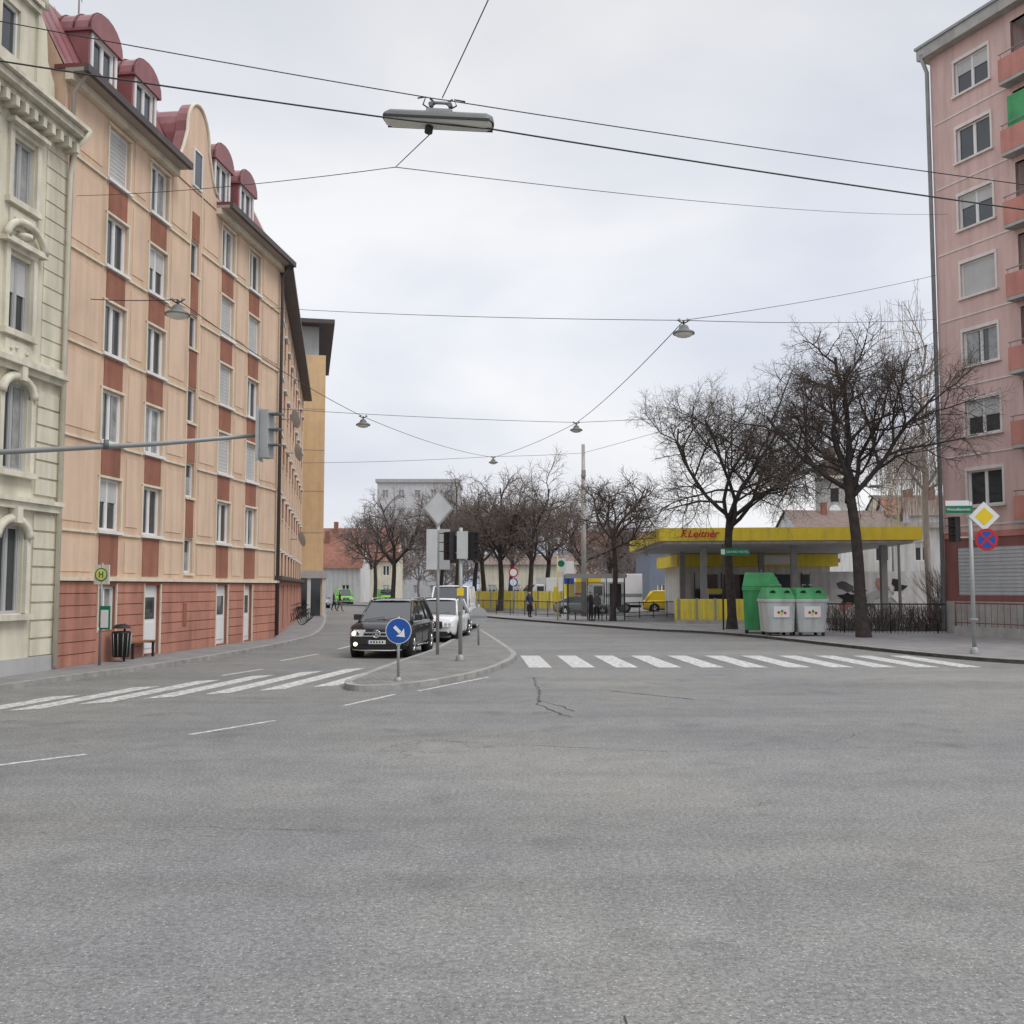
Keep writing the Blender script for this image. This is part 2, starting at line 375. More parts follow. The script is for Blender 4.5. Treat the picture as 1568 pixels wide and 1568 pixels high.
for c in (2.2,4.6,10.4,12.7):
    dm=o.p('dormers'); hw=.78; y0=.25; n=10
    zb=15.3; zt=17.05
    dm.box(c-hw,c-hw+.22,y0,2.6,zb,zt,'red_metal'); dm.box(c+hw-.22,c+hw,y0,2.6,zb,zt,'red_metal')
    dm.box(c-hw+.22,c+hw-.22,y0,y0+.2,zb,zb+.3,'red_metal')
    arc=[(c+(hw+.06)*math.cos(math.pi*k/n),zt+.66*math.sin(math.pi*k/n)) for k in range(n+1)]
    dm.prism_y(list(arc)+[(c-hw-.06,zt-.08),(c+hw+.06,zt-.08)],y0-.12,2.9,'red_metal','red_metal')
    for yy in (.2,.65,1.1,1.55):
        pts=[(c+(hw+.08)*math.cos(math.pi*k/n),yy,zt+.69*math.sin(math.pi*k/n)) for k in range(n+1)]
        dm.tube(pts,.022,4,'red_metal_dark')
    window(o,c-hw+.22,c+hw-.22,zb+.3,zt-.1,y0-.06,'win')
    f=o.p('window_frames')
    f.box(c-hw+.1,c+hw-.1,y0-.05,y0+.06,zb+.22,zb+.3,'white_frame'); f.box(c-hw+.1,c+hw-.1,y0-.05,y0+.06,zt-.1,zt-.02,'white_frame')
    f.box(c-hw+.1,c-hw+.2,y0-.045,y0+.06,zb+.3,zt-.1,'white_frame'); f.box(c+hw-.2,c+hw-.1,y0-.045,y0+.06,zb+.3,zt-.1,'white_frame')
gc=7.75
prof=[(6.15,15.0),(9.35,15.0),(9.35,15.5)]
for k in range(7): t=k/6; prof.append((9.35-.75*t, 15.5+1.2*(1-math.cos(t*math.pi/2))))
for k in range(1,12): a_=math.pi*k/12; prof.append((gc+.85*math.cos(a_),16.75+1.15*math.sin(a_)))
for k in range(7): t=1-k/6; prof.append((6.15+.75*t,15.5+1.2*(1-math.cos(t*math.pi/2))))
o.p('gable').prism_y(prof,-.03,.35,'peach_light','red_metal')
o.p('gable').tube([(x,-.05,z) for x,z in prof[2:]],.06,6,'cream_line')
o.p('window_panes').box(gc-.28,gc+.28,-.05,0,15.15,16.3,'glass'); f=o.p('window_frames')
for a,b,c_,d_ in ((gc-.34,gc-.28,15.1,16.36),(gc+.28,gc+.34,15.1,16.36),(gc-.28,gc+.28,16.3,16.36),(gc-.28,gc+.28,15.1,15.15)): f.box(a,b,-.08,0,c_,d_,'white_frame')
arc=[(gc+.8*math.cos(math.pi*k/10),16.7+1.0*math.sin(math.pi*k/10)) for k in range(11)]
o.p('roof').prism_y(arc+[(gc-.8,15.4),(gc+.8,15.4)],.36,3,'red_metal')
dp=o.p('downpipes')
dp.tube([(.15,-.5,15.1),(.12,-.15,14.6),(.12,-.13,.2)],.055,8,'soffit')
dp.tube([(LW-.1,-.5,15.1),(LW-.1,-.15,14.6),(LW-.1,-.13,.2)],.055,8,'gutter')
ch=o.p('chimneys'); ch.box(6,6.8,5.6,6.3,18,19.6,'plinth_red'); ch.box(13.8,14.4,1.6,2.2,16.6,18.3,'concrete')
an=o.p('antenna'); an.cyl((3.2,1.6,17.5),(3.2,1.6,20.6),.025,6,'metal_grey')
for k,z in enumerate((20.4,19.9,19.3)): an.cyl((3.2-.5,1.4,z+.1),(3.2+.5,1.8,z-.1),.012,4,'metal_grey'); an.cyl((3.2,1.0,z),(3.2,2.2,z),.012,4,'metal_grey')
o.build()
# ================= cream ornate building
o=Obj('ornate_cream_building',(AX[0],AX[1],0),ang)
ops=[]
CC=(-1.85,-4.6,-7.35,-10.1,-12.85,-15.6)
for c in CC:
    ops+= [(c-.45,c+.45,10.95,12.4,'curt','grey_render'),(c-.45,c+.45,7.95,9.65,'half','grey_render'),(c-.5,c+.5,4.75,6.75,'curt','grey_render'),(c-.5,c+.5,1.5,3.5,'win','grey_render')]
facade(o,-18,-.02,0,13.2,ops,'cream_wall',y=-.12,rev=.22)
t=o.p('trim')
for c in CC:
    for z0,z1,hw in ((10.95,12.4,.45),(7.95,9.65,.45)):
        t.box(c-hw-.16,c-hw-.01,-.2,-.1,z0-.02,z1+.1,'cream_trim'); t.box(c+hw+.01,c+hw+.16,-.2,-.1,z0-.02,z1+.1,'cream_trim')
        t.box(c-hw-.2,c+hw+.2,-.25,-.1,z0-.16,z0-.02,'cream_trim'); t.box(c-hw-.16,c+hw+.16,-.21,-.1,z1+.1,z1+.22,'cream_trim')
        t.box(c-hw-.05,c+hw+.05,-.17,-.1,z0-.7,z0-.25,'cream_trim')
        for q in range(4): t.tube([(c-.3+q*.2,-.19,z0-.48+.1*math.sin(q*2+a/3)) for a in range(3)],.045,5,'cream_trim')
    t.box(c-.72,c+.72,-.36,-.1,12.62,12.72,'cream_trim')
    pts=[(c+.74*math.cos(math.pi*k/12),-.28,9.95+.5*math.sin(math.pi*k/12)) for k in range(13)]
    t.tube(pts,.09,6,'cream_trim'); t.box(c-.8,c+.8,-.34,-.1,9.86,9.98,'cream_trim')
    t.lathe([(0,.0),(.2,.05),(.2,.15),(0,.2)],10,'cream_trim',(c,-.2,10.05))
    for zt in (6.75,3.5):
        pts=[(c+.62*math.cos(math.pi*k/12),-.2,zt-.3+.45*math.sin(math.pi*k/12)) for k in range(13)]
        t.tube(pts,.11,6,'cream_trim'); t.box(c-.1,c+.1,-.36,-.1,zt+.05,zt+.42,'cream_trim')
        arcp=[(c+.52*math.cos(math.pi*k/12),zt-.25+.38*math.sin(math.pi*k/12)) for k in range(13)]
        t.prism_y([(c-.52,zt+.3)]+[ (x,z) for x,z in reversed(arcp)]+[(c+.52,zt+.3)],-.13,.02,'cream_wall')
        t.box(c-.66,c-.52,-.22,-.1,zt-2.0,zt-.3,'cream_trim'); t.box(c+.52,c+.66,-.22,-.1,zt-2.0,zt-.3,'cream_trim')
        t.box(c-.75,c+.75,-.3,-.1,zt-2.15,zt-2.02,'cream_trim')
for z in [.5+k*.42 for k in range(30)]:
    if any(abs(z+.19-q)<.3 for q in (3.95,7.05)): continue
    for c in (0,-2.75,-5.5,-8.25,-11,-13.75):
        a0,b0=((-1.02,-.04) if c==0 else (c-1.05,c))
        if z<7: t.box(a0+.02,b0,-.165,-.1,z,z+.37,'cream_wall')
        else: t.box(a0+.1,b0,-.145,-.1,z,z+.38,'cream_wall')
t.box(-18,-.03,-.2,-.1,0,.48,'grey_render')
for z,h,d in ((3.88,.16,.16),(4.04,.1,.24),(7.0,.14,.14),(7.14,.12,.26),(7.3,.08,.16)): t.box(-18,-.03,-.12-d,-.1,z,z+h,'cream_trim')
for z,h,d in ((12.95,.15,.15),(13.1,.14,.3),(13.25,.16,.5),(13.42,.1,.62)): t.box(-18,-.01,-.12-d,-.1,z,z+h,'cream_trim')
k=-17.9
while k<-.1: t.box(k,k+.14,-.5,-.1,12.86,13.09,'cream_trim'); k+=.36
rf=o.p('roof'); rf.quad((-18,-.6,13.53),(-.01,-.6,13.53),(-.01,.35,14.4),(-18,.35,14.4),'slate')
rf.quad((-18,1.4,17.5),(-.9,1.4,17.5),(-.9,8,19),(-18,8,19),'slate')
facade(o,-18,-.9,14.3,16.2,[(c-.35,c+.35,14.6,15.8,'win') for c in CC[:4]],'cream_wall',y=.3,part='attic_wall')
prof=[(-3.3,16.2),(-.75,16.2)]+[(-2.0+1.25*math.cos(math.pi*k/12),16.2+1.1*math.sin(math.pi*k/12)) for k in range(1,12)]
o.p('attic_wall').prism_y(prof,.22,.6,'cream_wall')
for z,d in ((16.1,.12),(16.25,.2)): o.p('trim').box(-18,-.85,.3-d,.35,z,z+.12,'cream_trim')
t.tube([(-2.0+1.3*math.cos(math.pi*k/12),.18,16.3+1.15*math.sin(math.pi*k/12)) for k in range(13)],.09,6,'cream_trim')
o.p('attic_wall').prism_y([(-.9,14.3),(-.1,14.3),(-.15,14.7),(-.45,15.1),(-.55,15.9),(-.9,16.2)],.22,.6,'cream_wall')
w=o.p('walls'); w.quad((-.02,-.12,0),(-.02,3,0),(-.02,3,13.2),(-.02,-.12,13.2),'cream_wall'); w.box(-18,-.9,.7,11,0.01,17.5,'cream_wall')
dp=o.p('downpipes'); dp.tube([(-.1,-.75,13.4),(-.12,-.4,13.0),(-.1,-.26,12.4),(-.1,-.26,.2)],.06,8,'cream_trim')
o.build()
# ================= second wing, street bends
BX=(-9.4,40.7); a2=math.atan2(29.3,-4.95); L2=29.7
o=Obj('peach_apartment_building',(BX[0]-.02,BX[1]+.02,0),a2)
ops=[]
for k in range(9):
    c=2+k*3.1
    for fi in range(5): ops.append((c-.55,c+.55,3.7+fi*2.4,5.1+fi*2.4,R.choice(['win','curt','shut'])))
facade(o,0,L2,2.4,14.9,ops,'peach')
facade(o,0,L2,0,2.402,[(1.5+k*4,2.5+k*4,.2,2.2,'door') for k in range(6)],'plinth_red',y=-.04,part='plinth')
for k in range(9):
    c=2+k*3.1
    for fi in range(5):
        o.p('trim').box(c-.5,c+.5,-.02,.02,(2.5 if fi==0 else 5.2+(fi-1)*2.4),3.6+fi*2.4,'redbrown'); o.p('trim').box(c-.65,c+.65,-.14,.02,3.6+fi*2.4,3.68+fi*2.4,'white_frame')
o.p('eaves').box(-.1,L2,-.55,0,14.9,15.1,'gutter'); o.p('roof').quad((0,-.5,15.12),(L2,-.5,15.12),(L2,5,17),(0,5,17),'tile_brown')
o.p('trim').box(0,L2,-.3,.02,2.4,2.55,'gutter')
w=o.p('walls'); w.quad((L2,0,0),(L2,10,0),(L2,10,14.9),(L2,0,14.9),'peach')
for x,z in ((3,9.3),(6.5,8.3),(13,4.6)):
    q=o.p('satellite_dishes'); q.tube([(x,-.02,z),(x,-.35,z)],.03,6,'metal_grey')
    q.T=Matrix.Translation((x-.1,-.5,z))@Matrix.Rotation(math.radians(75),4,'X')@Matrix.Rotation(.4,4,'Y')
    q.lathe([(.0,.0),(.2,.02),(.35,.07),(.42,.12)],16,'sign_back'); q.T=None
o.p('downpipes').cyl((.3,-.12,.2),(.3,-.12,14.9),.06,8,'gutter')
o.build()
# ================= ochre tower block
o=Obj('ochre_office_block',(-26.75,71.3,0),.2)
facade(o,0,13.4,0,19.0,[(7.5,8.7,4+3*f,5.4+3*f,'win') for f in range(5)],'ochre')
w=o.p('walls'); w.quad((13.4,0,0),(13.4,18,0),(13.4,18,19),(13.4,0,19),'ochre'); w.quad((0,18,0),(0,0,0),(0,0,19),(0,18,19),'ochre'); w.quad((0,0,19),(13.4,0,19),(13.4,18,19),(0,18,19),'grey_render')
for z in (6,9,12,15): o.p('joints').box(0,13.39,-.012,.01,z,z+.04,'soffit')
facade(o,1,12.9,19,21.2,[(1.5+k*1.5,2.7+k*1.5,19.3,20.8,'win','grey_render') for k in range(7)],'grey_render',y=.4)
w.quad((12.9,.4,19),(12.9,17,19),(12.9,17,21.2),(12.9,.4,21.2),'grey_render')
o.p('roof').box(0,14.0,-.8,18,21.2,21.5,'gutter')
o.p('entrance_canopy').box(11.2,13.6,-5,-.1,2.7,3.2,'grey_render')
for x in (11.4,12.4,13.4): o.p('entrance_canopy').box(x-.12,x+.12,-4.9,-4.6,.12,2.7,'white_wall')
o.p('entrance_canopy').box(11.5,13.2,-2.6,-2.5,.12,2.7,'glass')
o.build()
# ================= right pink tower
PX=(19.0,45.0); a3=math.atan2(-.917,.4)
o=Obj('pink_apartment_tower',(PX[0],PX[1],0),a3)
ops=[]
fl=[4.7+k*3.02 for k in range(7)]
for i,z in enumerate(fl):
    ops.append((1.35,3.15,z+.85,z+2.35,['win','half','curt','shut','half','win','half'][i]))
    ops.append((4.3,8.6,z+.1,z+2.75,'open'))
    ops.append((10,11.8,z+.85,z+2.35,'win'))
facade(o,0,14,4.2,26.0,ops,'pink',rev=.18)
w=o.p('walls')
w.quad((0,12,0),(0,0,0),(0,0,26),(0,12,26),'pink'); w.quad((14,0,0),(14,12,0),(14,12,26),(14,0,26),'pink'); w.quad((14,12,0),(0,12,0),(0,12,26),(14,12,26),'pink')
b=o.p('balconies')
for i,z in enumerate(fl):
    w.quad((4.3,1.5,z+.1),(8.6,1.5,z+.1),(8.6,1.5,z+2.75),(4.3,1.5,z+2.75),'cont_grey')
    w.quad((4.3,.0,z+.1),(4.3,1.5,z+.1),(4.3,1.5,z+2.75),(4.3,.0,z+2.75),'pink'); w.quad((8.6,.0,z+.1),(8.6,0,z+2.75),(8.6,1.5,z+2.75),(8.6,1.5,z+.1),'pink')
    w.quad((4.3,0,z+2.75),(8.6,0,z+2.75),(8.6,1.5,z+2.75),(4.3,1.5,z+2.75),'white_wall')
    b.box(4.1,8.75,-.55,1.5,z-.05,z+.1,'concrete')
    b.box(4.1,8.75,-.56,-.48,z+.1,z+1.05,'salmon'); b.box(4.1,4.18,-.48,0,z+.1,z+1.05,'salmon'); b.box(8.67,8.75,-.48,0,z+.1,z+1.05,'salmon')
    b.tube([(4.12,-.54,z+1.25),(8.73,-.54,z+1.25)],.025,6,'metal_grey')
    for q in range(5): b.cyl((4.2+q*1.1,-.52,z+1.0),(4.2+q*1.1,-.52,z+1.25),.015,5,'metal_grey')
    o.p('window_panes').box(5.2,7.0,1.44,1.48,z+.15,z+2.3,'glass'); o.p('window_frames').box(5.1,7.1,1.46,1.495,z+.12,z+2.4,'white_frame')
    t=o.p('trim'); t.box(1.2,3.3,-.1,.02,z+.76,z+.85,'pink_line')
    t.box(1.25,1.35,-.035,.02,z+.86,z+2.35,'pink_line');t.box(3.15,3.25,-.035,.02,z+.86,z+2.35,'pink_line'); t.box(1.25,3.25,-.04,.02,z+2.35,z+2.5,'pink_line')
    t.box(.15,4.05,-.03,.02,z+.0,z+.06,'pink_line')
    R2=random.Random(i)
    for q in range(3):
        b.box(5+q*1.1,5.3+q*1.1,-.3,-.1,z+.12,z+.5+R2.random()*.9,R2.choice(['cont_green','cloth_grey','white_wall','wood']))
b.box(4.4,8.6,-.46,-.42,fl[5]+1.1,fl[5]+2.4,'cont_green')
t=o.p('trim'); t.box(0,14,-.06,.02,4.2,4.45,'salmon')
facade(o,0,14,1.5,4.2,[(.7,4.6,1.75,3.8,'open'),(5.4,7.4,1.6,3.6,'win')],'maroon',y=-.02,rev=.1)
facade(o,0,14,0,1.5,[],'concrete',y=-.04)
sh=o.p('roller_shutters'); sh.box(.7,4.6,.03,.07,1.75,3.8,'garage_grey')
for q in range(13): sh.box(.72,4.58,.0,.035,1.78+q*.155,1.78+q*.155+.115,'garage_grey')
o.p('roof').box(-.35,14.2,-.45,12,26.0,26.5,'concrete'); o.p('roof').box(-.42,14.3,-.52,12,26.5,26.62,'metal_grey')
o.p('downpipes').tube([(-.1,-.5,26.2),(-.05,-.15,25.4),(-.02,-.13,.2)],.09,8,'metal_grey')
o.build()
# ================= background houses
def house(name,x,y,w,d,zw,zr,wm,rm,rz=0,rows=2,cw=2.6,flat=False,kinds=('win','curt','half')):
    o=Obj(name,(x,y,0),rz); ops=[]; n=max(1,int(w/cw)); st=w/n
    for r in range(rows):
        for k in range(n):
            c=(k+.5)*st; z=1.0+r*(zw-.4)/rows; ops.append((c-.5,c+.5,z,z+1.4,R.choice(kinds),'white_frame' if kinds[0]!='pale' else wm))
    facade(o,0,w,0,zw,ops,wm)
    q=o.p('walls'); q.quad((w,0,0),(w,d,0),(w,d,zw),(w,0,zw),wm); q.quad((0,d,0),(0,0,0),(0,0,zw),(0,d,zw),wm); q.quad((w,d,0),(0,d,0),(0,d,zw),(w,d,zw),wm)
    if flat: o.p('roof').box(-.3,w+.3,-.3,d+.3,zw,zr,rm)
    else:
        o.p('roof').quad((-.3,-.4,zw-.1),(w+.3,-.4,zw-.1),(w+.3,d/2,zr),(-.3,d/2,zr),rm); o.p('roof').quad((w+.3,d+.4,zw-.1),(-.3,d+.4,zw-.1),(-.3,d/2,zr),(w+.3,d/2,zr),rm)
        q.poly([(w,0,zw),(w,d,zw),(w,d/2,zr-.05)],wm); q.poly([(0,d,zw),(0,0,zw),(0,d/2,zr-.05)],wm)
        o.p('chimney').box(w*.3,w*.3+.6,d*.4,d*.4+.6,zw,zr+.9,'tile_red')
    o.build()
house('white_house',-27,132,7.5,9,4.6,8.6,'white_wall','tile_red',rows=1)
house('red_roofed_house',-31,150,14,10,6,11,'cream_wall','tile_red',rows=2)
house('grey_flat_block',-23.5,178,14,14,20.3,20.9,'pale_render','grey_render',rows=6,flat=True,kinds=('pale','pale'))  # walls and windows paled in colour to stand in for distance haze
house('cream_house',-4,128,12,9,5.0,6.2,'cream_wall','tile_brown',rows=1)
house('ochre_house',9,150,14,10,7.5,10.5,'peach','tile_red')
house('grey_warehouse',15,112,16,12,6.2,6.8,'blue_shed','metal_grey',rows=1,flat=True)
house('terraced_house',34,120,14,10,8.2,11.5,'white_wall','tile_brown',rz=.1,rows=2)
house('white_town_house',46,125,8,10,11,13.4,'white_wall','tile_red',rz=-.2,rows=3)
house('brown_roofed_house',55,150,16,10,13,16,'cream_wall','tile_brown',rows=3)
house('white_annex_building',25.3,74,8,9,6.3,6.7,'white_wall','concrete',rz=-.25,rows=2,flat=True)
house('tall_white_house',38,98,7,8,9,11,'white_wall','tile_brown',rz=-.3,rows=3)
o=Obj('mural_wall',(19.3,66.5,0),-.12); q=o.p('wall'); q.box(0,8,0,.3,0,3.1,'white_wall')
for k in range(14):
    cx=R.uniform(.6,5.5); cz=R.uniform(.7,2.2); pts=[]; n=9
    for j in range(n): a=2*math.pi*j/n; rr=R.uniform(.15,.6); pts.append((cx+rr*math.cos(a)*1.2,-.005-.004*k,cz+rr*math.sin(a)))
    o.p('mural').poly(pts,['black','cloth_grey','white_wall','salmon','grey_render','black','sign_white'][k%7])
o.build()
o=Obj('church_tower',(64,205,0)); q=o.p('tower'); q.box(-2.4,2.4,-2.4,2.4,0,24,'concrete'); q.box(-2.7,2.7,-2.7,2.7,23.6,24.2,'cream_trim')
q.lathe([(2.6,24.2),(3.0,25.2),(2.7,26.4),(1.3,27.4),(1.0,28),(1.3,28.6),(1.0,29.6),(.3,30.3),(.05,32.5)],16,'tile_brown'); q.box(-.8,.8,-2.45,-2.3,19,21.6,'black'); q.cyl((0,-2.42,17.3),(0,-2.5,17.3),1.1,20,'sign_white'); o.build()
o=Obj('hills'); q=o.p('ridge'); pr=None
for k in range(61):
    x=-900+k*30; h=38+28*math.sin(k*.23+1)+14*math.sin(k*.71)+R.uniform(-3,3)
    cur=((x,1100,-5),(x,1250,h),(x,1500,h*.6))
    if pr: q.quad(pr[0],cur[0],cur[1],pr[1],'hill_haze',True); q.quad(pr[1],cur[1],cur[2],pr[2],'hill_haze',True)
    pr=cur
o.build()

# ================= ground, road, pavements
gr=Obj('ground'); gr.p('sheet').quad((-900,-300,-.03),(900,-300,-.03),(900,1500,-.03),(-900,1500,-.03),'ground_mix'); gr.build()
rd=Obj('road')
rd.p('asphalt').quad((-120,-40,0),(150,-40,0),(150,170,0),(-120,170,0),'asphalt')
pm=rd.p('markings'); z=.004
def mk(pts): pm.poly([(x,y,z) for x,y in pts],'road_paint')
for i in range(11):
    x=.45+1.13*i; s=.012*i
    mk([(x,27.0+s),(x+.6,27.0+s),(x+.38,31.7),(x-.2,31.7)])
base=[(-4.2,21.8),(-5.15,21.05),(-6.05,20.3),(-6.95,19.5),(-7.8,18.6),(-8.6,17.6),(-9.4,16.6),(-10.1,15.6)]
for i,(x,y) in enumerate(base):
    l=[5.8,5.8,5.6,5.3,4.9,4.4,3.6,2.6][i]; mk([(x,y),(x+.46,y+.33),(x+.46+.15*l,y+l),(x+.15*l,y+l-.33)])
for (x0,y0,x1,y1) in ((-4.6,14.8,-3.74,16.35),(-6.15,12.2,-5.35,13.1),(-2.98,18.4,-2.3,20.3),(-7.6,9.4,-6.9,10.4)):
    dx,dy=x1-x0,y1-y0; l=math.hypot(dx,dy); nx,ny=-dy/l*.05,dx/l*.05
    mk([(x0-nx,y0-ny),(x1-nx,y1-ny),(x1+nx,y1+ny),(x0+nx,y0+ny)])
def strip(pts,w):
    for (x0,y0),(x1,y1) in zip(pts,pts[1:]):
        dx,dy=x1-x0,y1-y0; l=math.hypot(dx,dy); nx,ny=-dy/l*w/2,dx/l*w/2
        mk([(x0+nx,y0+ny),(x0-nx,y0-ny),(x1-nx,y1-ny),(x1+nx,y1+ny)])
strip([(-6.6,29.5),(-6.1,32.5)],.12); strip([(-6.9,24.6),(-6.4,26.5)],.12)
strip([(-5.9,35),(-5.7,38),(-5.9,42),(-6.4,48)],.12)
strip([(-1.9,20.95),(-.55,24.2)],.09)
ck=rd.p('cracks')
def crack(pts,w=.022,seed=1,m='crack'):
    r=random.Random(seed); P=[]
    for (x0,y0),(x1,y1) in zip(pts,pts[1:]):
        n=max(2,int(math.hypot(x1-x0,y1-y0)/.12))
        for k in range(n): t=k/n; P.append((x0+(x1-x0)*t+r.uniform(-.04,.04),y0+(y1-y0)*t+r.uniform(-.04,.04)))
    P.append(pts[-1])
    for (x0,y0),(x1,y1) in zip(P,P[1:]):
        ww=w*r.uniform(.25,1)
        ck.poly([(x0-ww/2,y0-ww/3,.003),(x1-ww/2,y1-ww/3,.003),(x1+ww/2,y1+ww/3,.003),(x0+ww/2,y0+ww/3,.003)],m)
crack([(.5,24),(.55,20.5),(.45,18.6),(.95,16.7)],.05,1); crack([(.5,19.2),(.9,18.2),(1.05,17.6)],.04,2)
crack([(2.0,21),(3.4,19.4)],.06,3); crack([(.62,4.1),(.42,4.5),(.6,4.9),(.55,5.2)],.012,4)
crack([(9.5,17.2),(12,17.8)],.05,6,'seam')
crack([(.9,4.3),(.85,4.8),(1.1,5.1)],.010,8); crack([(.25,4.7),(.5,4.95)],.010,9)
crack([(-3.2,8.6),(-2.4,8.9)],.014,10); crack([(-1.2,14.3),(2,13.3),(6,13.8),(9,14.6)],.018,7,'seam'); crack([(1.2,9.4),(3.2,10.6),(4.9,11.9),(8,13.4)],.014,12,'seam')
crack([(-8,8),(-3,9.2),(-1.2,9.0)],.012,14,'seam'); crack([(5,21.5),(9,23),(13,25)],.03,15,'seam'); crack([(4.3,14),(5.2,15.2)],.02,16)
rd.build()
def slab(name,poly,kline,topm,z=.12,kw=.16):
    # top sheet 4 mm below the kerb stones; only the kerb has an upright face
    o=Obj(name); o.p('surface').poly([(a,b,z-.004) for a,b in poly],topm)
    n=len(kline); off=[]
    for i in range(n):
        a=Vector(kline[max(i-1,0)]); b=Vector(kline[min(i+1,n-1)]); d=(b-a).normalized(); off.append((kline[i][0]-d.y*kw,kline[i][1]+d.x*kw))
    k=o.p('kerb')
    for i in range(n-1):
        a,b,c,d=kline[i],kline[i+1],off[i+1],off[i]
        k.quad((*a,z),(*b,z),(*c,z),(*d,z),'kerb_granite')
        k.quad((a[0],a[1],-.01),(b[0],b[1],-.01),(b[0],b[1],z),(a[0],a[1],z),'kerb_granite'); k.quad((*d,z),(*c,z),(c[0],c[1],z-.02),(d[0],d[1],z-.02),'kerb_granite')
    return o
def smooth(pts,it=2):
    for _ in range(it):
        q=[pts[0]]
        for a,b in zip(pts,pts[1:]): q+= [(a[0]*.75+b[0]*.25,a[1]*.75+b[1]*.25),(a[0]*.25+b[0]*.75,a[1]*.25+b[1]*.75)]
        q.append(pts[-1]); pts=q
    return pts
lk=smooth([(-14,-30),(-12.4,0),(-11.4,12),(-10.6,19.5),(-9.9,23.7),(-9.1,26.8),(-8.3,34),(-8.1,40),(-8.4,45),(-10.6,58.9),(-15.2,84.5),(-22,102),(-80,135)])
slab('left_pavement',lk+[(-200,135),(-200,-30)],lk,'sidewalk_asphalt').build()
rk=smooth([(80,10),(30,20),(18,25.5),(14,27.9),(12.6,31.7),(11.6,36.6),(10.2,44),(8.4,47.8),(6.8,49.2),(5,54),(2.5,60),(-2,71.7),(-4.7,84.5),(-12.5,106),(-20,122),(-80,160)])
slab('right_pavement',rk+[(-80,400),(260,400),(260,10)],[(x,y) for x,y in rk][::-1],'sidewalk_asphalt',kw=-.16).build()
isl=[(-3.56,22.0),(-3.4,21.1),(-2.9,20.8),(-1.9,21.5),(-.69,24.4),(-.05,28.0),(.15,30.3),(.1,32),(-.33,37),(-1.1,45),(-2.0,54),(-2.3,54),(-2.1,45),(-2.35,38.3),(-2.55,32.6),(-3.2,27.2),(-3.56,22.0)]
isl2=smooth(isl,2)
slab('traffic_island',isl2[:-1],isl2,'paving_setts',z=.12).build()
o=Obj('station_forecourt'); o.p('asphalt').quad((7.5,52.5,.124),(30,50,.124),(36,86,.124),(7,86,.124),'sidewalk_asphalt'); o.build()

# ================= trees
def tree_mesh(name,H,fork,crown_r,seed,tr,maxlev,lean=(0,0),m1='bark',m2='twig',counts=(6,6,6,6,5),tw=1.0,hang=0):
    r=random.Random(seed); p=Part(name); tips=[]
    def rv(): return Vector((r.gauss(0,1),r.gauss(0,1),r.gauss(0,1)))
    def grow(pos,d,L,rad,lev):
        n=[6,7,5,4,3,2][lev]; wig=[.05,.27,.32,.33,.33,.3][lev]
        pts=[pos.copy()]
        for i in range(n):
            d=(d+rv()*wig*.6+Vector((0,0,(.11 if lev==1 else .03)))).normalized(); pos=pos+d*(L/n); pts.append(pos.copy())
        r1=rad*.42 if lev<5 else rad*.6
        rr=[rad+(r1-rad)*(i/n) for i in range(n+1)]
        p.tube(pts,rr,[9,7,5,4,3,3][lev],m1 if lev<3 else m2,cap=False)
        if lev>=2 and hang: tips.append(pts[-1])
        if lev>=maxlev: return
        c=counts[lev]+(1 if r.random()<.4 else 0)
        ph=r.random()*6.28
        for k in range(c):
            t=.25+.75*(k+r.random()*.6)/c; t=min(t,1)
            i=min(int(t*n),n-1); q=pts[i].lerp(pts[i+1],t*n-i)
            dd=(pts[i+1]-pts[i]).normalized(); a=math.radians(r.uniform(32,68)); ph+=2.4
            ax=dd.orthogonal().normalized(); ax.rotate(Matrix.Rotation(ph,3,dd)); nd=dd.copy(); nd.rotate(Matrix.Rotation(a,3,ax))
            rl=rr[i]*.66; rl=max(rl,[0,.05,.026,.013,.0075,.005][lev+1]*tw)
            grow(q,nd,L*r.uniform(.5,.74)*(1.05-.35*t),min(rl,[9,.2,.07,.03,.012,.0065][lev+1]*max(tw,1)),lev+1)
    n=8; pts=[]; rr=[]
    for i in range(n+1):
        t=i/n; pts.append(Vector((lean[0]*t+.09*math.sin(t*5+seed),lean[1]*t+.07*math.cos(t*4+seed)-.07,fork*t))); rr.append(tr*(1.45 if i==0 else 1.08-.28*t))
    p.tube(pts,rr,12,m1,cap=False); top=pts[-1]
    nl=6; ph=r.random()*6
    for k in range(nl):
        ph+=2*math.pi/nl+r.uniform(-.3,.3); tilt=math.radians(r.uniform(36,68)) if k<nl-1 else .12
        d=Vector((math.cos(ph)*math.sin(tilt),math.sin(ph)*math.sin(tilt),math.cos(tilt)))
        q=top-Vector((0,0,r.uniform(0,fork*.16))) if k<nl-1 else top
        Ll=(H-fork)*.66 if k==nl-1 else crown_r*r.uniform(.80,1.02)
        grow(q,d,Ll,tr*(.5 if k<nl-1 else .62),1)
    for q in (tips if hang else []):
        for j in range(2):
            L_=r.uniform(1,hang); s=q+Vector((r.gauss(0,.15),r.gauss(0,.15),0)); pp=[s]
            for i in range(6): pp.append(pp[-1]+Vector((r.gauss(0,.05),r.gauss(0,.05),-L_/6)))
            p.tube(pp,.011,3,m2,cap=False)
            for i in range(1,6): p.tube([pp[i],pp[i]+Vector((r.gauss(0,.15),r.gauss(0,.15),-.35))],.008,3,m2,cap=False)
    o=Obj(name)
    return o._mesh(p,name)
def place(ob,x,y,rz=0,s=1,z=.1): ob.location=(x,y,z); ob.rotation_euler=(0,0,rz); ob.scale=(s,s,s)
